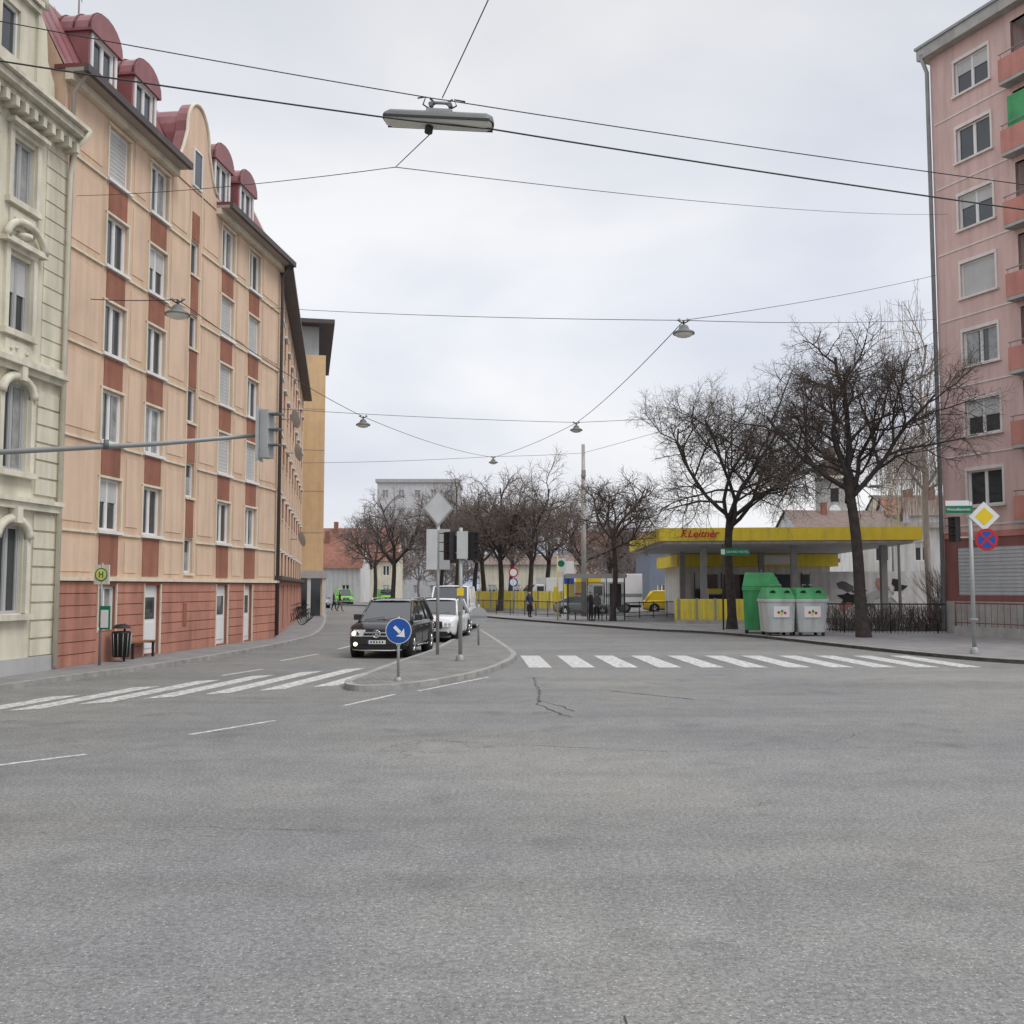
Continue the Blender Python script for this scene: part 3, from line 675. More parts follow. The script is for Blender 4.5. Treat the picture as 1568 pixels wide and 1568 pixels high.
t=tree_mesh('street_tree',14.0,6.4,5.3,11,.225,5,lean=(-.6,0),counts=(6,7,7,6,6)); place(t,14.05,41)
t=tree_mesh('street_tree',13.6,5.4,5.8,23,.21,5,lean=(-.1,0),counts=(6,7,7,6,6)); place(t,10.3,48.8,2.6)
t=tree_mesh('street_tree',10.2,5.0,3.4,5,.16,4,counts=(5,7,7,7,5),tw=1.4); place(t,6.0,60.5)
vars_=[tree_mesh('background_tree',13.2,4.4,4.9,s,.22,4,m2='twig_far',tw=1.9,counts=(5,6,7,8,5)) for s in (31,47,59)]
pos=[(-1.0,86,0,1.08),(-2.6,92,1,1.02),(1.6,84,2,1.02),(3.4,97,0,1.1),(-5.5,104,1,1.15),(-8,118,2,1.1),(-13.0,112,0,1.16),(6.5,92,1,.95),(9.5,99,2,.9),(-17,128,1,1.1),(-4,112,0,1.15),(0,110,2,1.1)]
used=[False]*3
for i,(x,y,v,s) in enumerate(pos):
    if not used[v]: ob=vars_[v]; used[v]=True
    else: ob=bpy.data.objects.new('background_tree',vars_[v].data); scene.collection.objects.link(ob)
    place(ob,x,y,R.uniform(0,6.28),s)
e=bpy.data.objects.new('distant_trees',None); scene.collection.objects.link(e)
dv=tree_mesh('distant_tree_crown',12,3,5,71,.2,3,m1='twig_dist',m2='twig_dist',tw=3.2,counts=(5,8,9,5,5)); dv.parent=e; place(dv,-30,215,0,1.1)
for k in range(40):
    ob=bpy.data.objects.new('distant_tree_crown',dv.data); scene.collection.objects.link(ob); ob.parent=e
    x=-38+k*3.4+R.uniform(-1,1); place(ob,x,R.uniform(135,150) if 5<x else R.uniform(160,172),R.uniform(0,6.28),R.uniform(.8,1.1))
t=tree_mesh('weeping_birch',20,9,3.0,77,.2,3,m1='birch_twig',m2='birch_twig',counts=(6,7,6,6,4),tw=1.3,hang=4.5); place(t,24.3,60)
def shrub(name,x0,x1,y,h,n,seed,dep=1.5):
    r=random.Random(seed); o=Obj(name,(0,0,0)); p=o.p('twigs')
    for k in range(n):
        b=Vector((r.uniform(x0,x1),y+r.uniform(-dep,dep)/2,.1)); pts=[b]; d=Vector((r.gauss(0,.25),r.gauss(0,.2),1))
        for q in range(4): d=d+Vector((r.gauss(0,.25),r.gauss(0,.2),0)); pts.append(pts[-1]+d.normalized()*h/4*r.uniform(.7,1.1))
        p.tube(pts,[.014,.012,.01,.008,.006],3,'twig' if k%3 else 'twig_far',cap=False)
    o.build()
shrub('shrub_hedge',14.6,20.5,47,1.4,700,3); shrub('shrub_hedge',-3,3,90,2.2,500,4); shrub('shrub_hedge',23.5,25.5,57,3.5,350,9)

# ================= gas station
o=Obj('petrol_station',(0,0,0))
c=o.p('canopy')
P=[(8.2,57),(22.2,55.5),(24.0,75),(8.6,75)]
c.prism_z(P,4.66,5.38,'yellow','yellow')
Pi=[(8.6,57.4),(21.9,55.9),(23.6,74.6),(9,74.6)]; c.prism_z(Pi,4.5,4.64,'white_wall')
c.poly([(x,y,4.65) for x,y in reversed(P)],'white_wall'); c.poly([(x,y,4.49) for x,y in reversed(Pi)],'white_wall')
for k in range(15): c.box(8.2+k,8.23+k,56.95-.104*k,57.1-.104*k,4.7,5.36,'yellow_pale')
for x,y in ((11.1,59.5),(16.2,59),(21.2,58.6),(11.6,70),(17,70)): o.p('columns').box(x-.17,x+.17,y-.17,y+.17,.12,4.49,'metal_grey')
s=o.p('shop'); s.box(12.2,22.6,73,82,.12,3.55,'white_wall'); s.box(11.6,22.9,72.0,82.3,3.55,4.4,'yellow'); s.box(11.58,22.92,71.98,82.32,4.4,4.48,'metal_grey')
for k in range(5): s.box(13+k*1.9,14.6+k*1.9,72.95,73.02,.6,3.0,'glass'); s.box(12.95+k*1.9,13.0+k*1.9,72.9,73.02,.5,3.1,'metal_dark')
s.box(17.3,19.5,71.9,71.97,3.7,4.3,'sign_white')
for x in (12.6,15,18.6):
    q=o.p('fuel_pumps'); q.box(x-.4,x+.4,63.7,64.2,.12,1.75,'cont_grey'); q.box(x-.42,x+.42,63.66,63.72,1.1,1.65,'black'); q.box(x-.44,x+.44,63.65,64.25,1.75,2.0,'yellow'); q.tube([(x+.42,63.8,1.5),(x+.6,63.7,.9),(x+.48,63.7,.5),(x+.42,63.8,1.1)],.02,5,'rubber')
o.text('F.Leitner',.58,(10.35,56.66,5.03),'sign_red',rz=-.104,shear=.3,bold=.012)
o.build()
def yellow_wall(x0,x1,y,zt):
    o=Obj('yellow_barrier_wall'); q=o.p('panels')
    q.box(x0,x1,y,y+.12,.3,zt,'yellow_pale'); n=int((x1-x0)/.3)
    for k in range(n): q.box(x0+k*.3,x0+.13+k*.3,y-.05,y,.35,zt-.03,'yellow')
    for k in range(int(x1-x0)): q.box(x0+k+.15,x0+k+.24,y-.07,y+.2,.1,zt+.05,'metal_grey')
    q.box(x0,x1,y-.12,y+.3,.1,.3,'concrete'); o.build()
yellow_wall(8.9,13.4,56.2,1.45); yellow_wall(-4.0,5.3,87,1.75)
def railing(name,pts,h=1.0,m='metal_dark',st=.16,base=.12,solid=0):
    o=Obj(name); q=o.p('bars')
    for (x0,y0),(x1,y1) in zip(pts,pts[1:]):
        L=math.hypot(x1-x0,y1-y0)
        q.tube([(x0,y0,base+h),(x1,y1,base+h)],.03,6,m); q.tube([(x0,y0,base+.15),(x1,y1,base+.15)],.022,6,m)
        n=int(L/st)
        for k in range(n+1):
            t=k/n; big=(k%12==0); q.tube([(x0+(x1-x0)*t,y0+(y1-y0)*t,base),(x0+(x1-x0)*t,y0+(y1-y0)*t,base+h+(.06 if big else 0))],.032 if big else .011,5 if big else 4,m)
    if solid:
        for (x0,y0),(x1,y1) in zip(pts,pts[1:]):
            d=Vector((x1-x0,y1-y0)).normalized()*.12; nx,ny=-d.y,d.x
            o.p('base_wall').prism_z([(x0+nx,y0+ny),(x0-nx,y0-ny),(x1-nx,y1-ny),(x1+nx,y1+ny)],0.05,base,'concrete')
    o.build()
railing('metal_railing',[(12.6,45.3),(18.6,44.2)],1.25)
railing('maroon_railing',[(18.3,42.5),(20.8,36.2),(24,30)],.95,'maroon',.3,.5,1)
railing('metal_railing',[(7.0,64),(10.9,69.5)],1.0); railing('metal_railing',[(-3.2,79),(.9,72.5),(3.2,67)],1.0)
# ================= recycling containers
def container(name,x,y,rz,w,d,h,bm,lm,stick=True):
    o=Obj(name,(x,y,.12),rz); b=o.p('body',.03); b.frust((-w/2+.08,w/2-.08,-d/2+.06,d/2-.06),(-w/2,w/2,-d/2,d/2),.14,h*.74,bm)
    b.box(-w/2-.03,w/2+.03,-d/2-.03,d/2+.03,h*.70,h*.77,bm)
    l=o.p('lid',.03); l.frust((-w/2-.02,w/2+.02,-d/2-.02,d/2+.02),(-w/2+.12,w/2-.12,-d/2+.32,d/2-.1),h*.772,h,lm)
    for sx in (-.25,.25):
        l.T=Matrix.Translation((sx*w,-d/2+.17,h*.885))@Matrix.Rotation(math.radians(-58),4,'X'); l.cyl((0,0,0),(0,.0,.05),.13,16,'black'); l.T=None
    for sx in (-1,1):
        for k in range(3): b.box(sx*(w/2-.1)-.02,sx*(w/2-.1)+.02,-d/2-.0,-d/2+.04,.2+k*.4,.55+k*.4,bm)
        for sy in (-1,1): b.box(sx*(w/2-.16)-.05,sx*(w/2-.16)+.05,sy*(d/2-.15)-.08,sy*(d/2-.15)+.08,0,.16,'rubber')
        o.p('lifting_hooks').tube([(sx*.2,0,h),(sx*.2,0,h+.12),(sx*.05,0,h+.12)],.02,6,'metal_grey')
    if stick:
        yy=-d/2-.015
        o.p('sticker').box(-w*.27,w*.27,yy,yy+.05,.75,1.2,'sign_white')
        for k,(dx,dz,c_) in enumerate(((-.12,.95,'sign_red'),(.02,1.0,'cont_green'),(.14,.93,'sign_red'),(.0,.88,'sign_yellow'))): o.p('sticker').cyl((dx,yy-.004,dz),(dx,yy,dz),.06,10,c_)
    o.build()
container('recycling_container',10.95,42.6,.06,1.2,1.25,1.95,'cont_grey','cont_green')
container('recycling_container',12.2,42.5,.03,1.25,1.25,1.95,'cont_grey','cont_green')
container('green_recycling_container',10.85,44.7,1.35,1.5,1.6,2.6,'cont_green','cont_green',False)

# ================= signs & lights
def traffic_light(q,x,y,z,s=1):
    q.box(x-.16*s,x+.16*s,y-.1*s,y+.14*s,z-.45*s,z+.45*s,'black')
    for k,c_ in enumerate(('sign_red','sign_yellow','sign_green')):
        zz=z+(.29-.29*k)*s; q.cyl((x,y-.1*s,zz),(x,y-.12*s,zz),.1*s,14,'black')
        q.box(x-.12*s,x+.12*s,y-.3*s,y-.1*s,zz+.1*s,zz+.12*s,'black')
o=Obj('keep_right_sign',(-2.42,22,.12),.08); q=o.p('post'); q.cyl((0,0,0),(0,0,1.35),.03,10,'galv'); q.lathe([(.09,0),(.08,.05),(.035,.08)],12,'metal_grey')
d=o.p('sign_plate'); d.cyl((0,-.035,1.05),(0,-.045,1.05),.275,32,'sign_white'); d.cyl((0,-.046,1.05),(0,-.05,1.05),.26,32,'sign_blue')
d.T=Matrix.Translation((0,-.054,1.05))@Matrix.Rotation(math.radians(45),4,'Y')
d.box(-.13,.05,-.003,.001,-.035,.035,'sign_white'); d.prism_y([(.04,-.12),(.19,0),(.04,.12),(.06,.035),(.06,-.035)],-.004,.0,'sign_white'); d.T=None
o.build()
o=Obj('traffic_light',(-1.4,28,.12)); q=o.p('pole'); q.cyl((0,0,0),(0,0,3.6),.055,12,'galv'); q.lathe([(.13,0),(.12,.1),(.06,.16)],12,'metal_grey')
h=o.p('signal_heads'); h.T=Matrix.Translation((-.32,0,3.1))@Matrix.Rotation(-.9,4,'Z'); traffic_light(h,0,0,0,.85); h.T=Matrix.Translation((.35,.05,3.1))@Matrix.Rotation(1.1,4,'Z'); traffic_light(h,0,0,0,.85)
h.T=None; h.box(-.1,.2,-.12,-.06,2.75,3.5,'cont_grey'); h.box(-.35,.35,-.02,.03,2.9,2.93,'galv'); h.box(-.35,.35,-.02,.03,3.4,3.43,'galv')
h.box(-.09,.09,-.15,-.05,1.75,1.95,'sign_yellow'); h.box(-.07,.07,-.14,-.05,1.3,1.6,'metal_grey'); o.build()
o=Obj('priority_sign',(-2.2,30.5,.12)); q=o.p('pole'); q.cyl((0,0,0),(0,0,4.6),.05,12,'galv')
s=o.p('plates'); s.prism_y([(0,4.80),(-.40,4.32),(0,3.84),(.40,4.32)],-.09,-.06,'pale_render'); s.prism_y([(0,4.88),(-.46,4.32),(0,3.76),(.46,4.32)],-.055,-.04,'galv'); s.box(-.34,-.02,-.08,-.05,2.5,3.7,'pale_render'); s.box(.04,.36,-.08,-.05,2.5,3.7,'sign_back'); s.box(-.3,.3,.06,.09,3.2,3.26,'galv')
h=o.p('signal_heads'); h.T=Matrix.Translation((.42,.1,3.1))@Matrix.Rotation(1.1,4,'Z'); traffic_light(h,0,0,0,.9); h.T=None; o.build()
o=Obj('round_traffic_sign',(-1.15,35.4,.12)); q=o.p('post'); q.cyl((0,0,0),(0,0,1.4),.035,10,'galv'); o.p('plate').cyl((0,-.04,1.0),(0,-.06,1.0),.3,28,'sign_back'); o.p('plate').box(-.3,.3,-.08,-.06,.97,1.03,'galv'); o.build()
o=Obj('priority_sign_post',(13.8,30.8,.12),-.15); q=o.p('pole'); q.cyl((0,0,0),(0,0,4.55),.06,12,'galv'); q.lathe([(.14,0),(.13,.12),(.07,.2)],12,'metal_grey')
s=o.p('plates'); r_=.44
s.prism_y([(.38,4.1-r_),(.38+r_,4.1),(.38,4.1+r_),(.38-r_,4.1)],-.07,-.05,'sign_white'); r_=.27; s.prism_y([(.38,4.1-r_),(.38+r_,4.1),(.38,4.1+r_),(.38-r_,4.1)],-.08,-.07,'sign_yellow')
s.cyl((.42,-.06,3.4),(.42,-.075,3.4),.33,32,'sign_red'); s.cyl((.42,-.076,3.4),(.42,-.08,3.4),.25,32,'sign_blue')
for a in (45,-45):
    s.T=Matrix.Translation((.42,-.084,3.4))@Matrix.Rotation(math.radians(a),4,'Y'); s.box(-.27,.27,-.002 if a>0 else -.005,.001,-.03,.03,'sign_red'); s.T=None
s.box(-.72,.05,-.09,-.065,4.2,4.42,'sign_green'); s.box(-.72,-.05,-.09,-.065,4.425,4.58,'sign_white')
s.box(-.1,.5,-.045,-.02,4.08,4.12,'galv'); s.box(0,.5,-.045,-.02,3.4,3.44,'galv')
o.text('Weixelbaumstr.',.11,(-.34,-.1,4.31),'sign_white')
h=o.p('signal_head'); h.T=Matrix.Translation((-.45,.1,3.72))@Matrix.Rotation(-1.0,4,'Z'); traffic_light(h,0,0,0,.85); h.T=None; h.box(-.3,0,.0,.04,3.45,3.5,'galv'); h.box(-.1,.1,-.12,.12,1.0,1.05,'galv'); o.build()
o=Obj('hotel_direction_sign',(9.85,48,.12)); o.p('post').cyl((0,0,0),(0,0,4),.04,8,'metal_dark'); o.p('plate').box(-.1,1.25,-.07,-.05,3.45,3.8,'sign_green'); o.p('plate').box(-.08,.1,-.08,-.07,3.5,3.75,'sign_white'); o.text('GRAND HOTEL',.155,(.69,-.08,3.62),'sign_white'); o.build()
o=Obj('mast_arm_traffic_light',(0,0,0)); q=o.p('mast'); q.tube([(-11.3,18,.1),(-11.3,18,4.3),(-11.2,18,4.5)],.1,12,'galv'); q.tube([(-11.2,18,4.45),(-9.6,18.3,4.50),(-6.6,18.7,4.72),(-4.75,19,4.93)],[.075,.055,.045,.038],10,'metal_grey')
q.cyl((-7.4,18.55,4.6),(-7.4,18.55,4.78),.05,8,'lamp_body')
h=o.p('signal_head'); h.T=Matrix.Translation((-4.56,19,4.95))@Matrix.Rotation(math.radians(76),4,'Z'); h.box(-.14,.14,-.06,.10,-.45,.45,'sign_back')
for k in range(3): h.box(-.11,.11,-.26,-.06,.36-.29*k,.385-.29*k,'lamp_body')
h.T=None; h.box(-4.72,-4.70,18.7,19.25,4.45,5.45,'sign_back'); h.box(-4.76,-4.6,18.97,19.03,4.9,4.96,'galv'); o.build()
o=Obj('bus_stop_sign',(-10.5,26.3,.12),ang-math.pi/2); q=o.p('pole'); q.cyl((0,0,0),(0,0,2.6),.035,10,'metal_grey')
s=o.p('sign'); s.box(-.2,.2,-.03,.03,2.05,2.55,'cream_trim'); s.cyl((0,-.031,2.3),(0,-.04,2.3),.17,24,'sign_green'); s.cyl((0,-.041,2.3),(0,-.045,2.3),.14,24,'yellow_pale'); s.box(-.06,-.03,-.05,-.044,2.22,2.38,'sign_green'); s.box(.03,.06,-.05,-.044,2.22,2.38,'sign_green'); s.box(-.03,.03,-.05,-.044,2.29,2.32,'sign_green')
s.box(-.0,.26,-.05,0,.9,1.5,'sign_green'); s.box(.03,.23,-.06,-.05,.95,1.4,'sign_white'); o.build()
o=Obj('litter_bin',(-10.45,27.6,.12)); q=o.p('bin'); q.lathe([(.0,.12),(.2,.12),(.24,.75),(.25,.78),(.22,.8),(.2,.72),(0,.7)],16,'black'); q.cyl((0,.22,0),(0,.22,1.0),.03,8,'metal_dark'); q.lathe([(.26,.88),(.15,.98),(0,1.0)],16,'black')
for k in range(12): a=k*math.pi/6; q.cyl((.22*math.cos(a),.22*math.sin(a),.15),(.262*math.cos(a),.262*math.sin(a),.75),.012,4,'metal_grey')
o.build()
o=Obj('street_bench',(-10.75,29.1,.12),ang)
for k in range(4): o.p('seat').box(-.8,.8,-.42+k*.11,-.33+k*.11,.43,.46,'wood')
for k in range(3): o.p('backrest').box(-.8,.8,.02,.05,.55+k*.12,.64+k*.12,'wood')
for s_ in (-.6,.6): o.p('legs').box(s_-.03,s_+.03,-.42,.05,.39,.43,'metal_dark'); o.p('legs').box(s_-.03,s_+.03,-.4,-.34,0,.4,'metal_dark'); o.p('legs').box(s_-.03,s_+.03,.05,.09,0,.9,'metal_dark')
o.build()
o=Obj('bus_shelter',(3.3,61.5,.12),-.12); f=o.p('frame'); g=o.p('glass_panels')
for x in (0,1.15,2.3,3.4): f.box(x-.03,x+.03,1.3,1.36,0,2.6,'metal_dark')
for x in (0,3.4): f.box(x-.03,x+.03,0,.06,0,2.6,'metal_dark'); g.box(x-.01,x+.01,.08,1.28,.25,2.3,'shelter_glass')
f.box(-.15,3.55,-.2,1.5,2.6,2.72,'metal_dark'); f.box(-.12,3.52,-.22,-.2,2.5,2.78,'metal_grey')
for x in (.03,1.18,2.33): g.box(x+.02,x+1.05,1.32,1.34,.25,2.3,'shelter_glass')
f.box(.3,2.2,.9,1.25,.45,.5,'wood'); f.box(.4,.46,.95,1.2,0,.45,'metal_dark'); f.box(2.0,2.06,.95,1.2,0,.45,'metal_dark'); f.box(3.36,3.44,.1,1.2,.3,2.2,'metal_dark')
f.box(2.5,3.2,1.28,1.31,.8,2.2,'cloth_grey'); o.build()
o=Obj('bus_stop_pole',(2.75,62,.12)); o.p('pole').cyl((0,0,0),(0,0,3.9),.045,8,'yellow'); o.p('sign').box(-.05,.5,-.03,.03,2.9,3.7,'sign_white'); o.p('sign').cyl((.22,-.031,3.4),(.22,-.04,3.4),.2,20,'sign_green'); o.p('sign').box(-.25,.0,-.04,.04,1.1,2.0,'yellow'); o.build()
for nm,x,y,h_,c1,c2 in (('no_entry_sign',.1,76,3.4,'sign_red','sign_white'),('parking_sign',.1,80,2.7,'sign_blue','sign_white')):
    o=Obj(nm,(x,y,.12)); o.p('post').cyl((0,0,0),(0,0,h_),.04,8,'galv'); o.p('plate').cyl((0,-.05,h_-.35),(0,-.06,h_-.35),.36,24,c1); o.p('plate').cyl((0,-.061,h_-.35),(0,-.066,h_-.35),.26,24,c2); o.build()
o=Obj('advertising_flag',(3.6,72,.12)); o.p('pole').cyl((0,0,0),(0,0,3.9),.04,8,'metal_grey'); o.p('panel').box(.05,.75,-.02,.02,2.8,3.8,'sign_white'); o.p('panel').box(.05,.75,-.025,.025,2.2,2.8,'sign_blue'); o.p('panel').box(.05,.75,-.02,.02,1.3,2.2,'yellow'); o.build()
o=Obj('utility_pole',(4.9,70,.1)); o.p('pole').tube([(0,0,0),(0,0,11.8)],[.2,.12],12,'concrete'); o.p('pole').box(-.15,.15,-.2,-.1,9.5,10,'metal_grey'); o.build()
for x,y,h_ in ((21.5,57,7.6),(26,70,8.2)):
    o=Obj('street_light',(x,y,.1)); o.p('pole').tube([(0,0,0),(0,0,h_-.6),(-.2,0,h_-.1),(-.9,0,h_)],[.09,.06,.05,.04],10,'galv'); o.p('lamp').frust((-1.6,-.8,-.12,.12),(-1.5,-.85,-.08,.08),h_-.06,h_+.08,'lamp_body'); o.build()
def bicycle(x,y,rz):
    o=Obj('bicycle',(x,y,.12),rz); q=o.p('frame')
    for xx in (0,1.05):
        q.tube([(xx+.33*math.cos(2*math.pi*k/16),0,.34+.33*math.sin(2*math.pi*k/16)) for k in range(17)],.02,5,'rubber')
        for k in range(6): q.cyl((xx,0,.34),(xx+.32*math.cos(k*math.pi/3),0,.34+.32*math.sin(k*math.pi/3)),.004,3,'metal_grey')
    for a,b in (((0,0,.34),(.42,0,.32)),((.42,0,.32),(.25,0,.85)),((0,0,.34),(.3,0,.75)),((.3,0,.75),(.88,0,.78)),((.42,0,.32),(.88,0,.7)),((1.05,0,.34),(.86,0,.98))): q.cyl(a,b,.018,6,'metal_dark')
    q.tube([(.8,-.28,1.0),(.9,0,1.02),(.8,.28,1.0)],.015,6,'black'); q.box(.12,.38,-.07,.07,.86,.91,'black'); o.build()
for k in range(5): bicycle(-11.0-.36*k,54+2.3*k,a2+.9)

# ================= overhead lamps & wires
def wire(name,P,r=.008,sag=.3):
    o=Obj(name); q=o.p('cable'); pts=[]
    for i,(a,b) in enumerate(zip(P,P[1:])):
        a=Vector(a); b=Vector(b); n=14
        for k in range(n+(1 if i==len(P)-2 else 0)): t=k/n; p=a.lerp(b,t); p.z-=4*sag*t*(1-t)*(a-b).length/30; pts.append(p)
    q.tube(pts,r,5,'wire'); o.build()
def bell(x,y,z,tilt=0):
    o=Obj('hanging_street_lamp',(x,y,z),rot=(0,tilt,0)); q=o.p('shade'); q.lathe([(.06,.24),(.12,.2),(.16,.1),(.29,.03),(.31,-.01),(.30,-.03),(.26,-.02)],24,'lamp_body'); q.lathe([(.27,-.02),(.2,-.09),(.1,-.12),(0,-.13)],20,'lamp_glass')
    h=o.p('hanger'); h.cyl((0,0,.2),(0,0,.36),.03,8,'wire'); h.tube([(-.18,0,.38),(-.05,0,.3),(.05,0,.3),(.18,0,.38)],.018,6,'wire'); h.cyl((-.12,0,.34),(-.12,0,.42),.03,8,'metal_grey'); h.cyl((.12,0,.34),(.12,0,.42),.03,8,'metal_grey'); o.build()
bell(-8.3,25,8.85); bell(-6.3,43,8.95); bell(4.85,28.5,9.25); bell(3.1,49,9.65); bell(-1.25,68,10.4)
o=Obj('overhead_tube_lamp',(-.9,12.1,7.75),rot=(math.radians(-6),math.radians(6.5),math.radians(-8)))
b=o.p('housing')
prof=[(-.13,-.01),(-.12,.05),(-.07,.1),(0,.115),(.07,.1),(.12,.05),(.13,-.01)]
secs=[(-.69,.25),(-.67,.75),(-.6,1),(0,1.02),(.6,1),(.67,.75),(.69,.25)]
rings=[b.V([(x,py*s,pz*s) for py,pz in prof]) for x,s in secs]
for a_,c_ in zip(rings,rings[1:]):
    for j in range(6): b.F((a_+j,a_+j+1,c_+j+1,c_+j),'lamp_body',True)
b.F(tuple(range(rings[0],rings[0]+7)),'lamp_body'); b.F(tuple(range(rings[-1],rings[-1]+7)),'lamp_body')
g=o.p('diffuser'); prof=[(.122,-.012),(.09,-.045),(.05,-.062),(0,-.066),(-.05,-.062),(-.09,-.045),(-.122,-.012)]
rings=[g.V([(x*.975,py*s,pz*s-.002) for py,pz in prof]) for x,s in secs]
for a_,c_ in zip(rings,rings[1:]):
    for j in range(6): g.F((a_+j,a_+j+1,c_+j+1,c_+j),'lamp_glass',True)
b.box(-.66,.66,-.135,-.122,-.03,.0,'wire'); b.box(-.66,.66,.122,.135,-.03,.0,'wire')
h=o.p('hanger'); h.box(-.16,.16,-.05,.05,.11,.15,'metal_grey')
for sx in (-.1,.1): h.tube([(sx,0,.14),(sx*1.3,0,.2),(sx*.6,0,.24),(sx*1.4,0,.3)],.014,6,'wire'); h.cyl((sx*1.2,-.03,.22),(sx*1.2,.03,.22),.03,8,'lamp_body')
h.tube([(-.12,0,.25),(.12,0,.25)],.02,6,'metal_grey'); h.tube([(.1,.0,.15),(.2,0,.22),(.16,0,.3),(.3,0,.28)],.01,5,'wire'); h.tube([(-.1,.0,.15),(-.22,0,.22),(-.2,0,.32),(-.3,0,.3)],.01,5,'wire')
h.cyl((-.1,0,-.06),(-.1,0,-.15),.05,10,'black')
o.build()
wire('overhead_wire',[(-12.9,11.0,9.9),(-1.0,12.1,8.05),(-.8,12.1,8.02),(14,13.9,6.85)],.007,.2)
wire('overhead_power_cable',[(-12.9,11.2,9.3),(-1.7,12.0,7.78),(-.3,12.0,7.62),(14,14,6.5)],.011,.2)
wire('overhead_wire',[(-.85,12.1,8.05),(-.25,10.5,8.35),(4.5,-3,11)],.007,.1)
wire('overhead_wire',[(-1.0,12.3,7.7),(-1.87,16,8.82)],.007,0)
wire('overhead_wire',[(-11.15,25.6,12.1),(-1.87,16,8.82),(19.3,44.4,18.6)],.007,.2)
wire('overhead_wire',[(-9.5,39.8,13.1),(4.85,28.5,9.62),(18.9,44.9,14.0)],.010,.15)
wire('overhead_wire',[(-11,26.3,9.6),(-8.3,25,9.22),(-6.3,43,9.3),(-1.25,68,10.75)],.012,.3)
wire('overhead_wire',[(-1.25,68,10.75),(3.1,49,10.0),(4.85,28.5,9.6)],.013,.25)
wire('overhead_wire',[(4.85,28.5,9.62),(18.95,44.9,16)],.009,.15)
wire('overhead_wire',[(-10,44,9.8),(3.1,49,10.02),(18.95,45.1,10.4)],.011,.15)
wire('overhead_wire',[(-13.4,65,10),(-1.25,68,10.8),(4.9,70,11.3),(18.95,45.1,13)],.012,.2)

